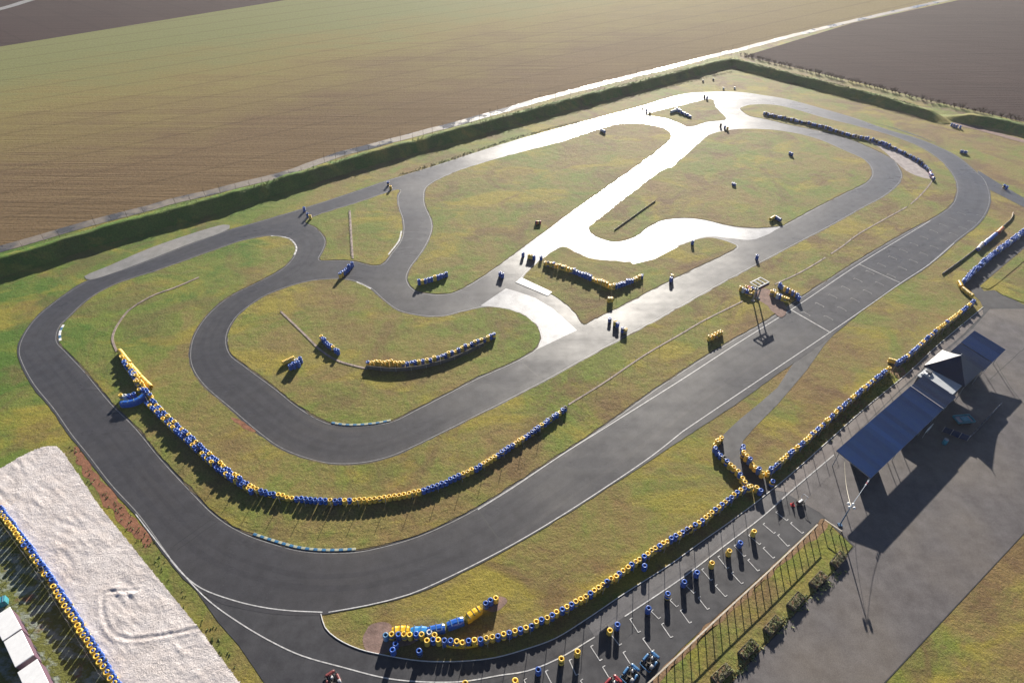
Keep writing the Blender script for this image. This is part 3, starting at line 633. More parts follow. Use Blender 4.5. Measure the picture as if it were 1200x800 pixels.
singles([(1178,216.5,'B'),(1180.5,218,'B')], 'beside the far access road', 'stacks by the far access road', n=4)
CN = {'Y': 'yellow', 'B': 'blue', 'W': 'white', 'K': 'dark', 'T': 'pale blue', 'R': 'red'}
STACKS.sort(key=lambda s: (-s[6], s[0]**2+s[1]**2))
near, rest = STACKS[:300], STACKS[300:]
def tyre_stack(x, y, c, n, where, group):
    r = put('tyre_stack', None, None, (x, y, gz(x, y))); r.empty_display_size = .3
    tag(r, f'{CN[c]} tyre stack {where}', 'tyre stack', group)
    n += random.choice((0,0,0,0,0,0,0,-1)); r.rotation_euler = (random.gauss(0,.01), random.gauss(0,.01), 0)
    for i in range(n):
        cc = c
        if i < n-1 and random.random() < .16: cc = random.choice('YBK')
        t = put('tyre', tyre_me[cc], r, (random.uniform(-.025,.025), random.uniform(-.025,.025), i*TYRE_H), random.uniform(0,6))
    return r
for s in near: tyre_stack(*s[:6])
lo = MB(); order = 'YBWKTR'
for x, y, c, n, *_ in rest:
    n += random.choice((0,0,-1,1)); zb = gz(x, y)
    for i in range(n):
        cc = c if random.random() > .08 else random.choice('BBK')
        lo.lathe([(.18,.0),(.30,.01),(.31,.1),(.30,.18),(.18,.19),(.16,.1)], 10, True, Matrix.Translation((x+random.uniform(-.02,.02), y+random.uniform(-.02,.02), zb+i*TYRE_H)), order.index(cc))
if rest:
    o = lo.build('tyre_stacks', [MATS[c] for c in order], smooth=True)
    tag(o, 'blue, yellow and dark tyre stacks of the far tyre walls', 'tyre wall', kind='stuff')
print('stacks', len(STACKS))

# lying rolls of tyres, plastic barrier blocks
def roll(a, b, c, label, r=.42, z=None, group=None):
    p, q = G(*a, .4), G(*b, .4); d = q-p; L = d.length; n = max(2, int(round(L/.24)))
    t = thing('tyre_roll', label, 'tyre roll', (p.x, p.y, gz(p.x, p.y)), math.atan2(d.y, d.x), group)
    for i in range(n):
        m = tyre_me[c[i % len(c)]]
        o = put('tyre', m, t, ((i+.0)*L/n, random.uniform(-.03,.03), .31*1.25)); o.rotation_euler = (random.uniform(0,6), math.pi/2, 0)
        o.rotation_euler = (0, math.pi/2, 0); o.scale = (1.25,1.25,L/n/.19)
    return t
def block(pts, w, h, col, label, seg=1, name='barrier_block', groove=0):
    "long rounded plastic barrier following a line"
    P = spline(GP(pts, h), False, .35); n = len(P); c = P[n//2]
    t = thing(name, label, 'barrier', (c.x, c.y, gz(c.x, c.y)))
    prof = [(-w/2,0),(-w/2,h*.75),(-w*.38,h*.95),(-w*.2,h),(w*.2,h),(w*.38,h*.95),(w/2,h*.75),(w/2,0)]; k = len(prof)
    vs = []
    for i, p in enumerate(P):
        a = P[max(i-1,0)]; b = P[min(i+1,n-1)]; d = (b-a).normalized(); nr = Vector((-d.y, d.x))
        e = .86 if i in (0, n-1) else 1.0
        g = 1-.05*(1 if groove and i % groove == 0 else 0)
        vs += [(p.x-c.x+nr.x*o*e*g, p.y-c.y+nr.y*o*e*g, z*(.93 if e < 1 else 1)*g) for o, z in prof]
    fs = [(i*k+j, i*k+j+1, i*k+k+j+1, i*k+k+j) for i in range(n-1) for j in range(k-1)]
    fs += [tuple(range(k))[::-1], tuple((n-1)*k+j for j in range(k))]
    m = MB(); m.add(vs, fs); m.build('body', col, t)
    for i in range(1, n-1, max(2, n//4)):
        p = P[i]; a = P[i-1]; b = P[i+1]; an = math.atan2((b-a).y, (b-a).x)
        q = MB(); q.rbox((0,0,0), (.10, w*1.02, .05), .02); q.build('strap', M_DWOOD if col is M_PYEL else M_STEEL, t, (p.x-c.x, p.y-c.y, h-.01), an)
    return t
block([(501,737),(511,734.5),(521,733)], .8, .95, M_PBLU, 'blue plastic barrier block next to the lying sky blue rolls')
block([(524,731),(533,727.5),(543,724.5)], .8, .95, M_PBLU, 'blue plastic barrier block between another blue block and the yellow one')
block([(546,723),(554,717),(563,711)], .85, .95, M_PYEL, 'long yellow plastic barrier block at the pit wall end', groove=5)
block([(459,738),(469,736.5),(479,736.5)], 1.0, .95, M_PYEL, 'wide yellow ribbed barrier block behind tyre stacks at the wall end', groove=2)
block([(481,738),(490,737),(500,737)], .95, .9, M_PSKY, 'sky blue ribbed barrier block next to the wide yellow one', groove=2)
block([(140.5,471),(150,470.5),(160,467.5),(170,460)], .7, .95, M_PBLU, 'curved blue barrier block jutting towards the track from the curved wall')
block([(144,474),(152,473),(161,470)], .45, .55, M_PSKY, 'low sky blue barrier block beside the curved blue one')
block([(515,752.5),(530,756),(548,756.5),(560,754.5)], .22, .35, M_PYEL, 'low curved yellow belt under the pit wall stacks')
roll((331,426),(345,419.5), 'Y', 'yellow roll of tyres lying on the inner island')
roll((1041,421.5),(1052,424.5), 'Y', 'yellow roll of tyres lying across the gap in the tent wall')
roll((1124,330),(1127,336), 'Y', 'short yellow tyre roll at the end of the all-blue wall')
roll((1128,337.5),(1140,347), 'Y', 'long yellow tyre roll between the all-blue wall and the tent wall')
roll((140,411),(152,426), 'Y', 'yellow tyre roll lying along the end of the belt fence')
roll((153,428),(164,441), 'Y', 'yellow tyre roll lying behind the bulky wall end')
roll((165,442),(177,454), 'Y', 'yellow tyre roll lying where the curved wall begins')
roll((1146,292),(1152,285), 'BWY', 'pale blue and yellow tyre bundle on the belt fence')
roll((1153,286),(1158,281), 'BWB', 'blue and white tyre bundle between two others on the belt fence')
roll((1159,281),(1167,274), 'B', 'all-blue tyre bundle on the belt fence')
roll((1169,273),(1175,267), 'RYR', 'orange and yellow tyre bundle at the end of the belt fence')
roll((903,257.5),(908,254.5), 'Y', 'yellow tyre roll at the tip of the rounded island')
roll((908.5,254.5),(915,258.5), 'B', 'blue tyre roll beside a yellow one at the island tip')
roll((627,261),(634,261), 'KRY', 'dark, red and yellow tyre bundle on the large oval island')
roll((704,152.5),(709,155), 'WBW', 'white and blue tyre bundle at the far edge of the oval island')
roll((1125,177),(1134,179), 'WBB', 'white and blue tyre bundle on the grass beyond the far bend')
roll((786,131.5),(797,128.5), 'W', 'white roll lying on the far grass triangle')
roll((1090,203),(1094,210), 'RWB', 'red, white and blue tyre bundle at the end of the far wall')
for i, (x, y, c) in enumerate([(824,95,'K'),(836,93,'K'),(848,103.5,'W'),(861,103,'W')]):
    place_ = G(x, y, .3); t = thing('marker_stack', ['dark marker stack beyond the farthest bend below the bank', 'pale marker stack between track and bank at the farthest bend'][c == 'W'], 'marker', (place_.x, place_.y, 0), 0, ['dark far markers','pale far markers'][c == 'W'])
    for k in range(3): put('tyre', tyre_me[c], t, (0,0,k*TYRE_H))

# ------------------------------------------------------------------ belt fences (conveyor belt on posts)
def belt(pts, label, h=.55, mat=M_BELT, post=2.4, th=.05, ph=.25, pr=.035, panel=True, lean=0.0, broken=False):
    P = spline(GP(pts, .1), False, .5); c = P[0]; n_ = len(P)
    t = thing('belt_fence', label, 'fence', (c.x, c.y, gz(P[n_//2].x, P[n_//2].y)))
    n = len(P); vs = []; A = offset(P, th/2, False); B = offset(P, -th/2, False); m = MB()
    for i in range(n):
        w = 1+.10*noise.noise(Vector((P[i].x*.4, P[i].y*.4, 1)))
        o_ = (A[i]-B[i]).normalized()*lean*w
        for q, z, f in ((A[i],0,0),(A[i],h*w,1),(B[i],h*w,1),(B[i],0,0)): vs.append((q.x-c.x+o_.x*f, q.y-c.y+o_.y*f, z))
    gap = lambda i: broken and noise.noise(Vector((i*.16, n*.1, 3))) < -.36
    runs = [[]]
    for i in range(n):
        if gap(i): runs.append([])
        else: runs[-1].append(i)
    for run in runs:
        if len(run) < 3: continue
        k = len(run); m = MB()
        m.add([vs[i*4+j] for i in run for j in range(4)], [(i*4+j, i*4+4+j, i*4+4+(j+1) % 4, i*4+(j+1) % 4) for i in range(k-1) for j in range(4)]+[(0,1,2,3),(k*4-1,k*4-2,k*4-3,k*4-4)])
        m.build('belt', mat, t)
    pm = MB(); pm.tube([(0,0,-.05),(0,0,h+ph)], pr, 6); pme = pm.mesh('post', M_GREY)
    for p, a in resample(P, post): put('post', pme, t, (p.x-c.x, p.y-c.y-.06, 0))
    return t
belt([(329,365),(355,390),(378,412),(397,423),(430,432)], 'pale belt fence curving down the inner island', .07, th=.36)
belt([(430,432),(450,434.5),(465,435),(493,432),(530,422),(567,405)], 'dark belt wall on posts below the chequered stacks', .75, mat_plain('dark_belt', (.10,.09,.08), .6, .3, 1.2))
belt([(137,412),(132,398),(134,388),(143,373),(153,362),(180,346),(205,337),(233,325)], 'belt fence curving from the bulky wall end', .07, th=.36)
belt([(666,474),(705,450),(757,415),(800,390),(822,377),(870,353)], 'low broken belt fence along the verge up to the gantry', .05, th=.26, broken=True, post=3.0, ph=1.0, pr=.022)
belt([(908,333),(940,318),(985,290),(1005,275),(1040,255),(1066,240),(1085,222),(1093,211)], 'low belt fence from the gantry to the far wall', .05, th=.26, broken=True, post=3.0, ph=.9, pr=.022)
belt([(410,247),(411,262),(412,280),(413.5,303)], 'straight pipe fence down the wedge of grass', .07, th=.36, post=1.8)
belt([(408.6,248),(409.6,263),(410.6,281),(411.6,300)], 'low thin rail beside the pipe fence on the wedge', .12, post=1.8, ph=.2)
belt([(1104,321),(1125,306),(1143,292),(1160,278),(1177,264),(1185,256),(1187,249)], 'pale belt fence with tyre bundles on the grass', .35, M_RAIL)
belt([(720,270),(737,258),(755,245),(768,236)], 'dark slatted fence on the rounded island', .26, M_DWOOD, post=1.6)
belt([(872,139),(878,140)] if False else [(903,133.5),(930,140.5),(958,147)], 'dark rail behind the far wall', .3, M_DWOOD)

# catch fence on the pit wall: tall thin posts, wires, boards
M_WIRE = mat_plain('dull_wire', (.09,.085,.08), .9, .2, 2, .1)
def catch(pts, label, step=2.35, h=2.3, boards=()):
    P = spline(GP(pts, .95), False, .5); P = offset(P, -.5, False); c = P[0]
    t = thing('catch_fence', label, 'fence', (c.x, c.y, .02))
    pm = MB(); pm.tube([(0,0,-.05),(0,0,h)], .035, 6); pme = pm.mesh('post', M_GREY)
    tops = []
    for p, a in resample(P, step): put('post', pme, t, (p.x-c.x, p.y-c.y, 0)); tops.append((p.x-c.x, p.y-c.y))
    for z in (1.25, h-.05):
        m = MB(); m.tube([(x, y, z) for x, y in tops], .005, 4); m.build('wire', M_WIRE, t)
    for s in boards:
        b = G(*s); R = resample(P, .25)
        # the board hangs where its shadow direction meets the fence line
        best = min(R, key=lambda r: abs((r[0]-b).x*math.cos(SUN_AZ)-(r[0]-b).y*math.sin(SUN_AZ)))
        p, a = best
        m = MB(); m.rbox((0,0,0), (1.25,.04,.8), .01); m.build('board', M_NAVY, t, (p.x-c.x, p.y-c.y, 1.75), a)
    return t
catch([(519,749.5),(559,749),(603,739),(636,725),(694,693),(741,660),(820,611),(869,573)], 'tall thin post and wire fence behind the long pit wall', boards=[(708,716),(806,658)])
catch([(901,552),(925,531),(960,501),(997,467),(1042,431),(1063,417),(1119,370)], 'tall thin post and wire fence behind the canopy wall', boards=[(911,577)])
catch([(176,466),(225,513),(300,572),(350,583),(420,585),(500,572),(560,546),(635,497)], 'thin post and wire fence along the curved tyre wall', 3.4, 1.5)
catch([(0,600),(34,646),(67,695),(101,750),(136,806)], 'thin wire fence along the gravel trap wall', 4.2, 1.5)
catch([(639,306),(683,320),(717,334),(754,321)], 'thin post fence behind the bent tyre wall', 3.2, 1.5)

# ------------------------------------------------------------------ rail fence, planters
def rail_fence(pts, label, step, h=1.15):
    P = resample(spline(GP(pts, h), False, .5), step); c = P[0][0]
    t = thing('rail_fence', label, 'fence', (c.x, c.y, .075))
    pm = MB(); pm.rbox((0,0,h/2), (.09,.09,h), .01); pme = pm.mesh('post', M_WOOD)
    for (p, a), (q, b) in zip(P, P[1:]+P[-1:]):
        put('post', pme, t, (p.x-c.x, p.y-c.y, 0), a)
        d = q-p
        if d.length > .1:
            for z, w, mt in ((h+.03,.16,M_RAIL),):
                m = MB(); m.rbox((d.length/2,0,0), (d.length*.995,w,.05), .012); m.build('rail', mt, t, (p.x-c.x, p.y-c.y, z), math.atan2(d.y, d.x))
    return t
rail_fence([(690,868),(740,819),(800,763),(850,716),(900,670),(964,609)], 'long pale-topped rail fence between kart bays and the lawn', 1.22)
rail_fence([(966,609),(980,618.5),(996,629)], 'short weathered rail fence at the end of the lawn', 1.1, 1.0)
def leaf_clump(m, c, r, n, sz, mi=0):
    for _ in range(n):
        a = random.uniform(0, 6.28); b = random.uniform(-.2, 1.4); rr = r*random.uniform(.3, 1)
        p = Vector(c)+Vector((math.cos(a)*math.cos(b)*rr, math.sin(a)*math.cos(b)*rr, math.sin(b)*rr))
        d = Vector((random.gauss(0,1), random.gauss(0,1), random.gauss(0,1))).normalized(); u = d.orthogonal().normalized(); w = d.cross(u)
        s = sz*random.uniform(.6, 1.4)
        m.add([p-u*s*.4, p+w*s, p+u*s*.4, p-w*s], [(0,1,2,3)], None, mi)
for i, (x, y) in enumerate([(983,655),(959,679),(933,704),(906,732),(877,760),(846,789)]):
    p = G(x, y, .35)
    lab = ['flat-topped shrub planter beside the short fence end', 'straggly planter next to the one beside the short fence end', 'planter with a bright green corner', 'planter with a thin upright shrub at one corner', 'evenly green planter between two mixed ones', 'grey-green planter farthest along the lawn from the canopy'][i]
    t = thing('planter', 'wooden '+lab, 'planter', (p.x, p.y, .075), A53+random.uniform(-.06,.06), 'planters along the lawn')
    L, Wd, Hh = 2.3, .95, .55
    for sgn in (-1,1):
        for zz in (0,1,2):
            m = MB(); m.rbox((0,sgn*Wd/2,.08+zz*.14), (L,.05,.13), .01); m.build('plank', M_WOOD if (i+zz) % 2 else M_DWOOD, t)
            m = MB(); m.rbox((sgn*(L/2-.02),0,.08+zz*.14), (.05,Wd-.06,.13), .01); m.build('plank', M_DWOOD, t)
    m = MB(); m.box((0,0,.34), (L-.1,Wd-.08,.06)); m.build('soil', M_BROWN, t)
    m = MB(); m2 = MB()
    for k in range(90):
        c = (random.uniform(-L/2+.08,L/2-.08), random.uniform(-Wd/2+.06,Wd/2-.06), .34+random.uniform(0,.16))
        leaf_clump(m if random.random() < (.45,.3,.6,.6,.85,.5)[i] else m2, c, .15, 20, .05)
    m.build('foliage', M_LEAF, t); m2.build('dry_foliage', M_LEAF2, t)

# ------------------------------------------------------------------ canopies, hut, tent
OX, OY = 42.54, 52.36; RB = math.radians(37.5)
def wl(x, y): return (OX+x*math.cos(RB)-y*math.sin(RB), OY+x*math.sin(RB)+y*math.cos(RB), .035)
def canopy(x0, x1, zt, zb, mat, label, step=1.0, posts=4, y0=0.0, y1=-4.95):
    p = wl(x0, 0); L = x1-x0
    t = thing('canopy', label, 'canopy', p, RB)
    n = int(round(L/step)); w = L/n
    sl = math.atan2(zt-zb, y0-y1); LL = math.hypot(zt-zb, y0-y1)
    # one corrugated roof panel, shared by all
    m = MB(); k = 6; vs = []
    for j in range(k*2+1):
        xx = j*w/(k*2); zz = .028*(j % 2)
        vs += [(xx, 0, zz), (xx, -LL, zz)]
    m.add(vs, [(j*2, j*2+1, j*2+3, j*2+2) for j in range(k*2)])
    m.add([(a, b, c-.012) for a, b, c in vs], [(j*2, j*2+2, j*2+3, j*2+1) for j in range(k*2)])
    pm = m.mesh('roof_panel', mat)
    for i in range(n):
        o = put('roof_panel', pm, t, (i*w, y0, zt+random.uniform(-.006,.006)+.003*(i % 2))); o.rotation_euler.x = sl
    for yy, zz in ((y0-.05, zt-.10), (y1+.05, zb-.10)):
        m = MB(); m.rbox((L/2, yy, zz), (L, .06, .16), .01); m.build('fascia', M_TRIM if yy < -1 else M_GREY, t)
    for xx in (.04, L-.04):
        m = MB(); M_ = Matrix.Translation((xx, (y0+y1)/2, (zt+zb)/2-.06)) @ Matrix.Rotation(sl, 4, 'X'); m.rbox((0,0,0), (.06, LL-.2, .12), .01, M_); m.build('beam', M_GREY, t)
    for i in range(posts):
        xx = .75+(L-1.5)*i/(posts-1)
        for yy, zz in ((y0-.25, zt), (y1+.3, zb)):
            if i in (0, posts-1) or yy > -1 or i % 2 == 0:
                m = MB(); m.tube([(xx,yy,0),(xx,yy,zz-.1)], .05, 8); m.build('post', M_GREY, t)
    return t
CA = canopy(0, 19.9, 3.5, 2.8, M_ROOFB, 'long blue corrugated canopy beside the floodlight mast', .95, 6)
m = MB(); m.rbox((0,0,0), (.09, 4.98, .05), .01); o = m.build('seam_cover', M_TRIM, CA, (19.9,-2.47,3.21)); o.rotation_euler.x = math.atan2(.7, 4.95)
canopy(19.98, 24.0, 3.35, 2.72, M_ROOFD, 'short dark blue canopy section between the long one and the pale roof', 1.0, 3)
canopy(36.2, 41.15, 3.5, 2.8, M_ROOFB, 'square blue canopy at the far end of the pit buildings', .95, 3)
canopy(32.9, 36.15, 3.42, 2.75, M_ROOFD, 'blue canopy section, coloured darker as shade, between tent and square canopy', 1.0, 2)  # blue roof in shade, the shade put into a darker sheet colour
def hut(x0, x1, y0, y1, h, label, roof=None, name='hut'):
    p = wl((x0+x1)/2, (y0+y1)/2); L = x1-x0; D = y0-y1
    t = thing(name, label, 'hut', p, RB)
    for sy in (-1, 1):
        m = MB(); m.box((0, sy*(D/2-.04), h/2), (L, .08, h)); w = m.build('wall', M_WALL, t)
    for sx in (-1, 1):
        m = MB(); m.box((sx*(L/2-.04), 0, h/2), (.08, D-.165, h)); m.build('wall', M_WALL, t)
    m = MB(); m.rbox((0, -D/2-.012, 1.0), (.9,.05,2.0), .01); d = m.build('door', M_GREY, t)
    m = MB(); m.rbox((.33, -D/2-.05, 1.0), (.12,.05,.03), .008); m.build('handle', M_TRIM, d)
    m = MB(); m.rbox((L*.27, -D/2-.012, 1.55), (min(.9, L*.3),.05,.8), .01); m.build('window', M_NAVY, t)
    if roof:
        m = MB(); m.rbox((0,0,h+.06), (L+.2, D+.2, .14), .03); m.build('roof', roof, t)
    return t
H = hut(23.95, 27.1, .55, -4.35, 2.75, 'low hut with a pale grey flat roof beside the navy tent', M_LROOF)
for dx, dy, s, mt in ((.3,1.85,(.75,.75,.35),M_WALL),(-.5,1.9,(.5,.42,.3),M_CREAM),(-.9,2.2,(.3,.3,.25),M_TRIM),(-.1,2.2,(.32,.28,.2),M_CREAM),(-.55,1.45,(.25,.4,.18),M_TRIM)):
    m = MB(); m.rbox((dx,dy,2.88+s[2]/2), s, .03); m.build('roof_unit', mt, H)
hut(15.4, 23.6, -.4, -4.1, 2.35, 'dark walled booth under the canopy next to the pale roof')
hut(2.9, 5.2, -1.6, -4.2, 2.3, 'small dark booth under the long canopy near its open end')
hut(33.0, 36.0, -.4, -4.2, 2.4, 'dark booth under the canopy beyond the navy tent')
# pyramid tent
tc = wl(29.85, -1.85)
TN = thing('pyramid_tent', 'navy pyramid tent with one gleaming face beside the pale roof', 'tent', tc, RB)
hw, ze, za = 2.93, 3.0, 5.5
cs = [(-hw,hw),(-hw,-hw),(hw,-hw),(hw,hw)]
for i in range(4):
    a, b = cs[i], cs[(i+1) % 4]; m = MB(); n = 8; vs = []
    for r in range(n+1):
        f = r/n; sag = -.10*math.sin(math.pi*f)
        for s_ in range(n+1):
            g = s_/n; x = (a[0]+(b[0]-a[0])*g)*(1-f); y = (a[1]+(b[1]-a[1])*g)*(1-f); vs.append((x, y, ze+(za-ze)*f+sag*(1-f*.5)))
    m.add(vs, [(r*(n+1)+s_, r*(n+1)+s_+1, (r+1)*(n+1)+s_+1, (r+1)*(n+1)+s_) for r in range(n) for s_ in range(n)])
    m.build('roof_panel', M_NAVY, TN, smooth=True)
    m = MB(); m.add([(a[0],a[1],ze-.3),(b[0],b[1],ze-.3),(b[0],b[1],ze),(a[0],a[1],ze)], [(0,1,2,3)]); m.build('valance', M_NAVY, TN)
    m = MB(); m.tube([(a[0]*.98,a[1]*.98,0),(a[0]*.98,a[1]*.98,ze)], .05, 8); m.build('post', M_GREY, TN)
m = MB(); m.lathe([(.0,.3),(.05,.28),(.05,0),(.12,-.05)], 8); m.build('finial', M_TRIM, TN, (0,0,za))
m = MB()
# things in the shade behind the hut
def wl0(x, y, z=.04): a = wl(x, y); return (a[0], a[1], z)
t = thing('board_fence', 'dark blue low board fence round the shaded yard', 'fence', wl0(18.9,-6.4), RB)
for (xa, ya), (xb, yb) in (((0,0),(1.0,-2.95)), ((1.0,-2.95),(11.8,-2.9))):
    L = math.hypot(xb-xa, yb-ya); a = math.atan2(yb-ya, xb-xa); n = max(1, int(L/1.0))
    for i in range(n):
        m = MB(); m.rbox((L/n*(i+.5),0,.5), (L/n*.98,.05,.98), .01); m.build('panel', M_ROOFD, t, (xa,ya,0), a)
        m = MB(); m.rbox((L/n*i,0,.52), (.07,.09,1.04), .01); m.build('post', M_GREY, t, (xa,ya,0), a)
t = thing('flatbed_cart', 'turquoise framed open cart standing in the shade', 'cart', wl0(23.1,-7.3), RB-.55)
m = MB(); m.rbox((0,0,.5), (2.5,1.3,.08), .02); m.build('bed', M_GREY, t)
for sx in (-1,1):
    m = MB(); m.rbox((sx*1.25,0,.65), (.09,1.45,.3), .02); m.build('end_rail', M_TURQ, t)
    m = MB(); m.rbox((0,sx*.7,.65), (2.42,.09,.3), .02); m.build('side_rail', M_TURQ, t)
    for sy in (-1,1):
        m = MB(); m.lathe([(.0,-.09),(.2,-.09),(.27,-.06),(.27,.06),(.2,.09),(.0,.09)], 16); o = m.build('wheel', M_BLK, t, (sx*.75, sy*.52, .27)); o.rotation_euler.x = math.pi/2
m = MB(); m.rbox((.2,0,.62), (1.2,.9,.16), .05); m.build('load', M_TURQ, t)
t = thing('drum', 'grey green round drum in the shade of the canopy', 'drum', wl0(16.8,-7.6))
m = MB(); m.lathe([(0,.0),(.3,.0),(.3,.28),(.315,.3),(.3,.32),(.3,.58),(.315,.6),(.3,.62),(.3,.85),(.27,.85),(.26,.82),(0,.82)], 18); m.build('body', M_TURQ, t, smooth=True)
m = MB(); m.lathe([(0,.88),(.27,.88),(.27,.852)], 18); m.build('lid', M_GREY, t)
t = thing('hanging_sign', 'white panel leaning under the canopy edge', 'sign', wl0(16.2,-5.25), RB)
m = MB(); m.rbox((0,0,1.5), (1.7,.05,.8), .01); m.build('panel', M_CREAM, t)
for sx in (-1,1): m = MB(); m.tube([(sx*.7,0,0),(sx*.7,0,1.85)], .03, 6); m.build('post', M_GREY, t)

# floodlight mast beside the short fence
t = thing('floodlight_mast', 'thin blue mast with white spotlights by the short fence', 'mast', wl0(-6.98,-5.82))
m = MB(); m.tube([(0,0,0),(0,0,2),(0,0,3.95)], [.08,.07,.05], 8); m.build('pole', M_STEEL, t)
m = MB(); m.rbox((0,0,.06), (.5,.5,.12), .03); m.build('foot', M_STEEL, t)
for k in range(4):
    a = k*math.pi/2+.6; m = MB(); x, y = math.cos(a)*.38, math.sin(a)*.38
    m.tube([(0,0,3.9),(x,y,3.9)], .025, 6); m.build('arm', M_STEEL, t)
    m = MB(); m.lathe([(0,.2),(.11,.17),(.16,.05),(.14,-.1),(0,-.12)], 12); m.build('spotlight', M_CREAM, t, (x, y, 3.95), smooth=True)
def cable(lx, ly, lz, mat, sag, rr):
    q = Vector(wl0(lx, ly, lz))-Vector(wl0(-6.98,-5.82)); m = MB()
    m.tube([Vector((0,0,3.9)).lerp(q, f)-Vector((0,0,sag*math.sin(math.pi*f))) for f in [i/10 for i in range(11)]], rr, 5); m.build('cable', mat, t); return q
cable(-.05, -4.9, 2.75, M_STEEL, .25, .022); cable(.05, -1.2, 3.25, M_BEIGE, .55, .022)
for f in (.80,.86,.92):
    q = Vector(wl0(-.05,-4.9,2.75))-Vector(wl0(-6.98,-5.82)); p = Vector((0,0,3.9)).lerp(q, f)-Vector((0,0,.25*math.sin(math.pi*f)))
    m = MB(); m.lathe([(0,.06),(.09,.0),(.1,-.12),(.05,-.2),(0,-.2)], 10); m.build('hanging_lamp', M_RED if f == .86 else M_CREAM, t, p, smooth=True)

# cone, sack truck
t = thing('traffic_cone', 'small red cone standing in the pit lane', 'cone', (*G(928.5,591.5),.036))
m = MB(); m.lathe([(.19,.04),(.06,.5),(.03,.62),(0,.63)], 14); m.build('cone', M_RED, t, smooth=True)
m = MB(); m.rbox((0,0,.02), (.5,.5,.04), .015); m.build('base', M_RED, t)
t = thing('sack_truck', 'white handled trolley with a dark load beside the red cone', 'trolley', (*G(936.5,590),.036), .6)
m = MB(); m.rbox((0,0,.35), (.75,.6,.5), .06); m.build('load', M_DWOOD, t)
for sy in (-1,1):
    m = MB(); m.tube([(.5,sy*.3,.08),(.55,sy*.3,.7),(.9,sy*.32,1.0)], .03, 6); m.build('handle', M_CREAM, t)
    m = MB(); m.lathe([(0,-.04),(.14,-.04),(.16,0),(.14,.04),(0,.04)], 14); o = m.build('wheel', M_BLK, t, (.45, sy*.38, .16)); o.rotation_euler.x = math.pi/2
m = MB(); m.tube([(.9,-.32,1.0),(.9,.32,1.0)], .03, 6); m.build('grip', M_CREAM, t)
m = MB(); m.rbox((0,0,.62), (.8,.22,.05), .01); m.build('plank', M_CREAM, t)

# ------------------------------------------------------------------ ladder gantry by the start line
c = G(889.5,331,3.7)
t = thing('ladder_gantry', 'white ladder-like light gantry on two legs beside the start line', 'gantry', (c.x, c.y, .08), A53-.05); t.scale = (.82,.86,1)
for sx in (-1,1):
    m = MB(); m.rbox((sx*.85,-.35,1.8), (.24,.24,3.6), .03); m.build('leg', M_GREY, t)
    m = MB(); m.rbox((sx*.85,-.35,.08), (.7,.7,.16), .04); m.build('foot', M_CONC, t)
    m = MB(); m.tube([(sx*.85,-.35,2.9),(sx*1.2,-1.0,3.62)], .04, 6); m.build('brace', M_GREY, t)
for sy in (-1,1):
    m = MB(); m.rbox((0,sy*1.05-.1,3.68), (3.7,.2,.14), .02); m.build('long_beam', M_TRIM, t)
for k in range(4):
    m = MB(); m.rbox((-1.75+k*3.5/3,-.1,3.68), (.2,1.88,.13), .02); m.build('cross_beam', M_TRIM, t)
m = MB(); m.rbox((0,-1.32,3.45), (3.4,.12,.5), .03); m.build('light_board', M_WALL, t)
for k in range(5):
    m = MB(); m.lathe([(0,.0),(.11,0),(.11,.06),(.08,.04),(0,.04)], 12); o = m.build('lamp', M_RED, t, (-1.2+k*.6,-1.39,3.45)); o.rotation_euler.x = math.pi/2

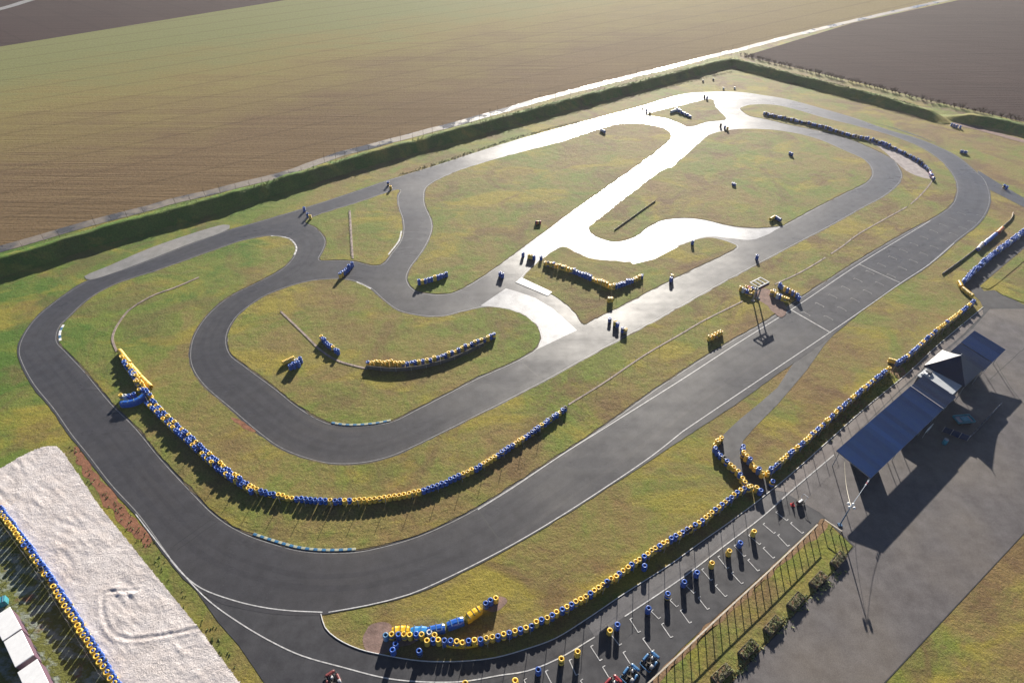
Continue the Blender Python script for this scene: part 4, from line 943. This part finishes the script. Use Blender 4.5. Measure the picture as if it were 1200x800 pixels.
# ------------------------------------------------------------------ karts
def kart(name_label, pos, rz, body, group):
    t = thing('kart', name_label, 'kart', (pos.x, pos.y, .036), rz, group)
    def P(n, fn, mat, loc=None, smooth=False): m = MB(); fn(m); return m.build(n, mat, t, loc, 0, smooth)
    P('floor', lambda m: m.rbox((.05,0,.10), (1.35,.62,.03), .01), M_BLK)
    P('frame', lambda m: [m.tube([(-.75,s*.36,.12),(.5,s*.33,.12),(.85,s*.2,.13)], .02, 6) for s in (-1,1)], M_GREY)
    for s in (-1,1):
        P('side_pod', lambda m: m.rbox((.02,s*.54,.19), (.95,.26,.22), .08), body)
        P('side_bumper', lambda m: m.tube([(-.45,s*.56,.17),(-.4,s*.72,.17),(.4,s*.70,.17),(.48,s*.52,.17)], .035, 7), M_BLK)
    P('nose', lambda m: m.rbox((.92,0,.22), (.32,1.0,.2), .09), body)
    P('front_panel', lambda m: m.rbox((0,0,0), (.05,.32,.36), .02, Matrix.Translation((.66,0,.42)) @ Matrix.Rotation(-.5, 4, 'Y')), body)
    P('front_bumper', lambda m: m.tube([(.85,-.58,.17),(1.08,-.5,.17),(1.14,0,.17),(1.08,.5,.17),(.85,.58,.17)], .04, 7), M_BLK)
    P('rear_bumper', lambda m: m.tube([(-.7,-.62,.2),(-.93,-.58,.2),(-.97,0,.2),(-.93,.58,.2),(-.7,.62,.2)], .05, 7), body)
    def seat(m):
        vs = []; pr = [(.30,.16,.19),(.05,.14,.24),(-.2,.18,.25),(-.36,.40,.24),(-.46,.66,.20)]
        for x, z, w in pr: vs += [(x,-w,z+.13),(x,-w*.7,z),(x,w*.7,z),(x,w,z+.13)]
        f = [(i*4+j,i*4+j+1,i*4+5+j,i*4+4+j) for i in range(4) for j in range(3)]
        m.add(vs, f); m.add([(a,b,c-.02) for a,b,c in vs], [q[::-1] for q in f])
    P('seat', seat, M_DWOOD)
    P('engine', lambda m: (m.rbox((-.42,-.47,.32), (.42,.32,.34), .05), m.lathe([(0,.12),(.13,.1),(.13,0)], 12, False, Matrix.Translation((-.42,-.47,.49)))), M_GREY)
    P('fuel_tank', lambda m: m.rbox((.45,0,.24), (.28,.26,.2), .05), M_CREAM)
    w = MB(); w.lathe([(.13,-.018),(.15,0),(.13,.018),(.11,0)], 16, True, Matrix.Translation((.38,0,.56)) @ Matrix.Rotation(-.9, 4, 'Y')); w.build('steering_wheel', M_BLK, t, smooth=True)
    P('steering_column', lambda m: m.tube([(.38,0,.56),(.75,0,.2)], .015, 6), M_GREY)
    for x, y, r, wd in ((.62,.54,.13,.13),(.62,-.54,.13,.13),(-.62,.55,.14,.2),(-.62,-.55,.14,.2)):
        m = MB(); m.lathe([(.07,-wd/2),(r-.02,-wd/2),(r,-wd/3),(r,wd/3),(r-.02,wd/2),(.07,wd/2)], 16); o = m.build('wheel', M_BLK, t, (x,y,r), 0, True); o.rotation_euler.x = math.pi/2
        q = MB(); q.lathe([(0,-wd/2+.02),(.07,-wd/2+.01),(.07,wd/2-.01),(0,wd/2-.02)], 12); q.build('rim', M_GREY, o)
    return t
M_KARTB = mat_plain('kart_blue', (.04,.14,.30), .4, .35, 4)
d_ = math.radians(37.5)
kart('blue kart parked in the bay nearest the rail fence', G(761.5,774.5,.2), d_+.12, M_KARTB, 'parked karts')
kart('blue kart parked between a blue and a red kart', G(738.5,790,.2), d_+.18, M_KARTB, 'parked karts')
kart('red kart parked beside a blue one', G(717,803,.2), d_+.1, mat_plain('dark_red', (.24,.02,.03), .4, .3, 4), 'parked karts')
kart('dark red and white kart alone in the pit exit lane', G(391,798,.2), 2.2, mat_plain('faded_maroon', (.16,.03,.03), .5, .3, 4), 'parked karts')

# ------------------------------------------------------------------ trailers on the dirt yard
def trailer(pts, label, L_extra=0):
    a, b, c = (G(*p, 2.2) for p in pts)      # a,b: short edge ends at top; c: far end of the b side
    u = (c-b); L = u.length; w = (b-a).length; ang = math.atan2(u.y, u.x)
    mid = (a+b)/2+u/2
    t = thing('box_trailer', label, 'trailer', (mid.x, mid.y, .03), ang)
    m = MB(); m.rbox((0,0,1.3), (L,w,1.72), .05); m.build('body', M_SKIRT, t)
    m = MB(); m.rbox((0,0,2.19), (L+.04,w+.05,.08), .03); m.build('roof', M_CREAM, t)
    for sy in (-1,1):
        for x in (-.45,.45):
            m = MB(); m.lathe([(0,-.09),(.2,-.09),(.31,-.06),(.31,.06),(.2,.09),(0,.09)], 16); o = m.build('wheel', M_BLK, t, (x, sy*(w/2-.02), .32)); o.rotation_euler.x = math.pi/2
    m = MB(); m.tube([(L/2,0,.45),(L/2+.3,0,.42)], .05, 6); m.build('drawbar', M_GREY, t)
    m = MB(); m.rbox((-L/2-.012,0,1.3), (.04,w*.8,1.4), .01); d = m.build('door', M_TRIM, t)
    return t
trailer([(-9,719),(11,716.5),(24.5,742)], 'white-roofed trailer at the end away from the gap')
trailer([(5.2,746.5),(25,743.5),(39,772.5)], 'white-roofed trailer in the middle of the row')
trailer([(21.5,781),(43,778.5),(62,818)], 'white-roofed trailer standing apart beyond a gap')
t = thing('storage_crate', 'turquoise crate on the pale dirt near the white trailers', 'crate', (*G(-1,703,.8),.02), .5)
m = MB(); m.rbox((0,0,.4), (1.1,.8,.8), .03); m.build('body', M_TURQ, t)
for k in (-.3,.3): m = MB(); m.rbox((k,0,.42), (.08,.84,.84), .01); m.build('band', M_STEEL, t)

# ------------------------------------------------------------------ saplings along the farm road, bare shrubs, weeds
def sapling_mesh(h, nb, spread, seed):
    random.seed(seed); m = MB(); m.tube([(0,0,-.1),(random.uniform(-.05,.05),0,h*.5),(random.uniform(-.1,.1),random.uniform(-.1,.1),h)], [.035,.028,.01], 5)
    tw = MB()
    for i in range(nb):
        z = h*random.uniform(.3,.92); a = random.uniform(0,6.28); L = spread*random.uniform(.5,1)*(1.15-z/h*.6)
        p1 = (math.cos(a)*L*.5, math.sin(a)*L*.5, z+L*.5); p2 = (math.cos(a)*L, math.sin(a)*L, z+L*1.1)
        tw.tube([(0,0,z),p1,p2], [.013,.010,.006], 3)
    return m.mesh('trunk', M_TWIG), tw.mesh('crown', M_TWIG)
sap = [sapling_mesh(2.1+.3*i, 9+i, .55, 20+i) for i in range(4)]
random.seed(11)
R = resample(offset(spline(GP(ROAD), False, 2), -2.9, False), 3.3)
for i, (p, a) in enumerate(R):
    if p.x < -125 or p.x > 92 or random.random() < .12: continue
    t = thing('sapling', 'thin bare sapling in the row along the wet farm road', 'sapling', (p.x+random.uniform(-.3,.3), p.y+random.uniform(-.3,.3), 0), random.uniform(0,6), 'saplings along the farm road')
    s = random.uniform(.8,1.2); t.scale = (s,s,s*random.uniform(.85,1.2)); tm, cm = random.choice(sap)
    put('trunk', tm, t); put('crown', cm, t)
def shrub_mesh(seed):
    random.seed(seed); m = MB()
    for i in range(34):
        a = random.uniform(0,6.28); L = random.uniform(.5,1.0); h = random.uniform(.8,1.8)
        m.tube([(0,0,0),(math.cos(a)*L*.4,math.sin(a)*L*.4,h*.6),(math.cos(a)*L,math.sin(a)*L,h)], [.022,.016,.008], 3)
        for k in range(2):
            b = a+random.uniform(-.8,.8); m.tube([(math.cos(a)*L*.4,math.sin(a)*L*.4,h*.6),(math.cos(b)*L*1.1,math.sin(b)*L*1.1,h*random.uniform(.7,1.1))], [.012,.006], 3)
    return m.mesh('twigs', M_TWIG)
shm = [shrub_mesh(40+i) for i in range(4)]
random.seed(12)
R = resample(spline(GP([(868,64),(901,72),(969,88.5),(1036,105),(1087,118),(1130,127),(1200,142),(1260,155)], .2), False, 2), 1.15)
for p, a in R:
    t = thing('bare_shrub', 'bare brown shrub in the hedge row beside the ploughed field', 'shrub', (p.x+random.uniform(-.5,.5), p.y+random.uniform(-.5,.5), 0), random.uniform(0,6), 'bare shrubs beside the ploughed field')
    s = random.uniform(.45,1.0); t.scale = (s*1.2,s*1.2,s); put('twigs', random.choice(shm), t)
def weeds(name, pts, n, sp, label, z=0.0, r=(.12,.3), mat=M_WEED, gz=0.0):
    P = resample(spline(GP(pts, gz), False, 1), .5); m = MB()
    for _ in range(n):
        p, a = random.choice(P); leaf_clump(m, (p.x+random.gauss(0,sp), p.y+random.gauss(0,sp*.6), z+.03), random.uniform(*r), 9, .11)
    return tag(m.build(name, mat), label, 'weeds', kind='stuff')
random.seed(5)
weeds('weeds', [(470,205),(540,183),(600,163),(640,152),(680,142)], 260, .5, 'dark weeds lining the far straight below the bank')
weeds('weeds', [(84,523),(97,541),(118,573),(145,606),(190,662),(230,720),(270,780)], 90, .5, 'green weeds between the gravel trap and the track', r=(.04,.10), mat=M_LEAFG)
weeds('weeds', [(910,560),(960,515),(1010,472),(1060,430),(1100,396),(1135,366)], 420, .5, 'green weeds below the canopy wall', r=(.06,.2), mat=M_LEAFG)
weeds('weeds', [(985,668),(962,690),(925,725),(890,760),(860,792)], 120, .4, 'weeds between the planters', mat=M_LEAF)

# ------------------------------------------------------------------ haze: thin air volume added to stand in for lens veil
hz = MB(); hz.box((0, 0, 33.5), (5400, 5400, 69.0)); ho = hz.build('haze', None)
hm = bpy.data.materials.new('haze'); hm.use_nodes = True; ht = hm.node_tree; ht.nodes.clear()
out = ht.nodes.new('ShaderNodeOutputMaterial'); pv = ht.nodes.new('ShaderNodeVolumePrincipled')
pv.inputs['Color'].default_value = (.93,.95,1,1); pv.inputs['Density'].default_value = .00010; pv.inputs['Anisotropy'].default_value = .35
ht.links.new(pv.outputs[0], out.inputs['Volume']); ho.data.materials.clear(); ho.data.materials.append(hm); ho['kind'] = 'stuff'

weeds('bank_tufts', [(0,302),(115,268),(260,229),(400,188),(500,160.5),(602,133),(700,107.5),(800,82),(858,69)], 1500, .7, 'ragged green tufts on the crest of the long bank', z=2.15, r=(.12,.38), mat=M_LEAFG, gz=2.3)
weeds('bank_tufts', [(858,69),(901,79.5),(969,96.5),(1036,113.5),(1075,124)], 700, .6, 'ragged green tufts on the crest below the ploughed field', z=1.8, r=(.12,.38), mat=M_LEAFG, gz=1.9)
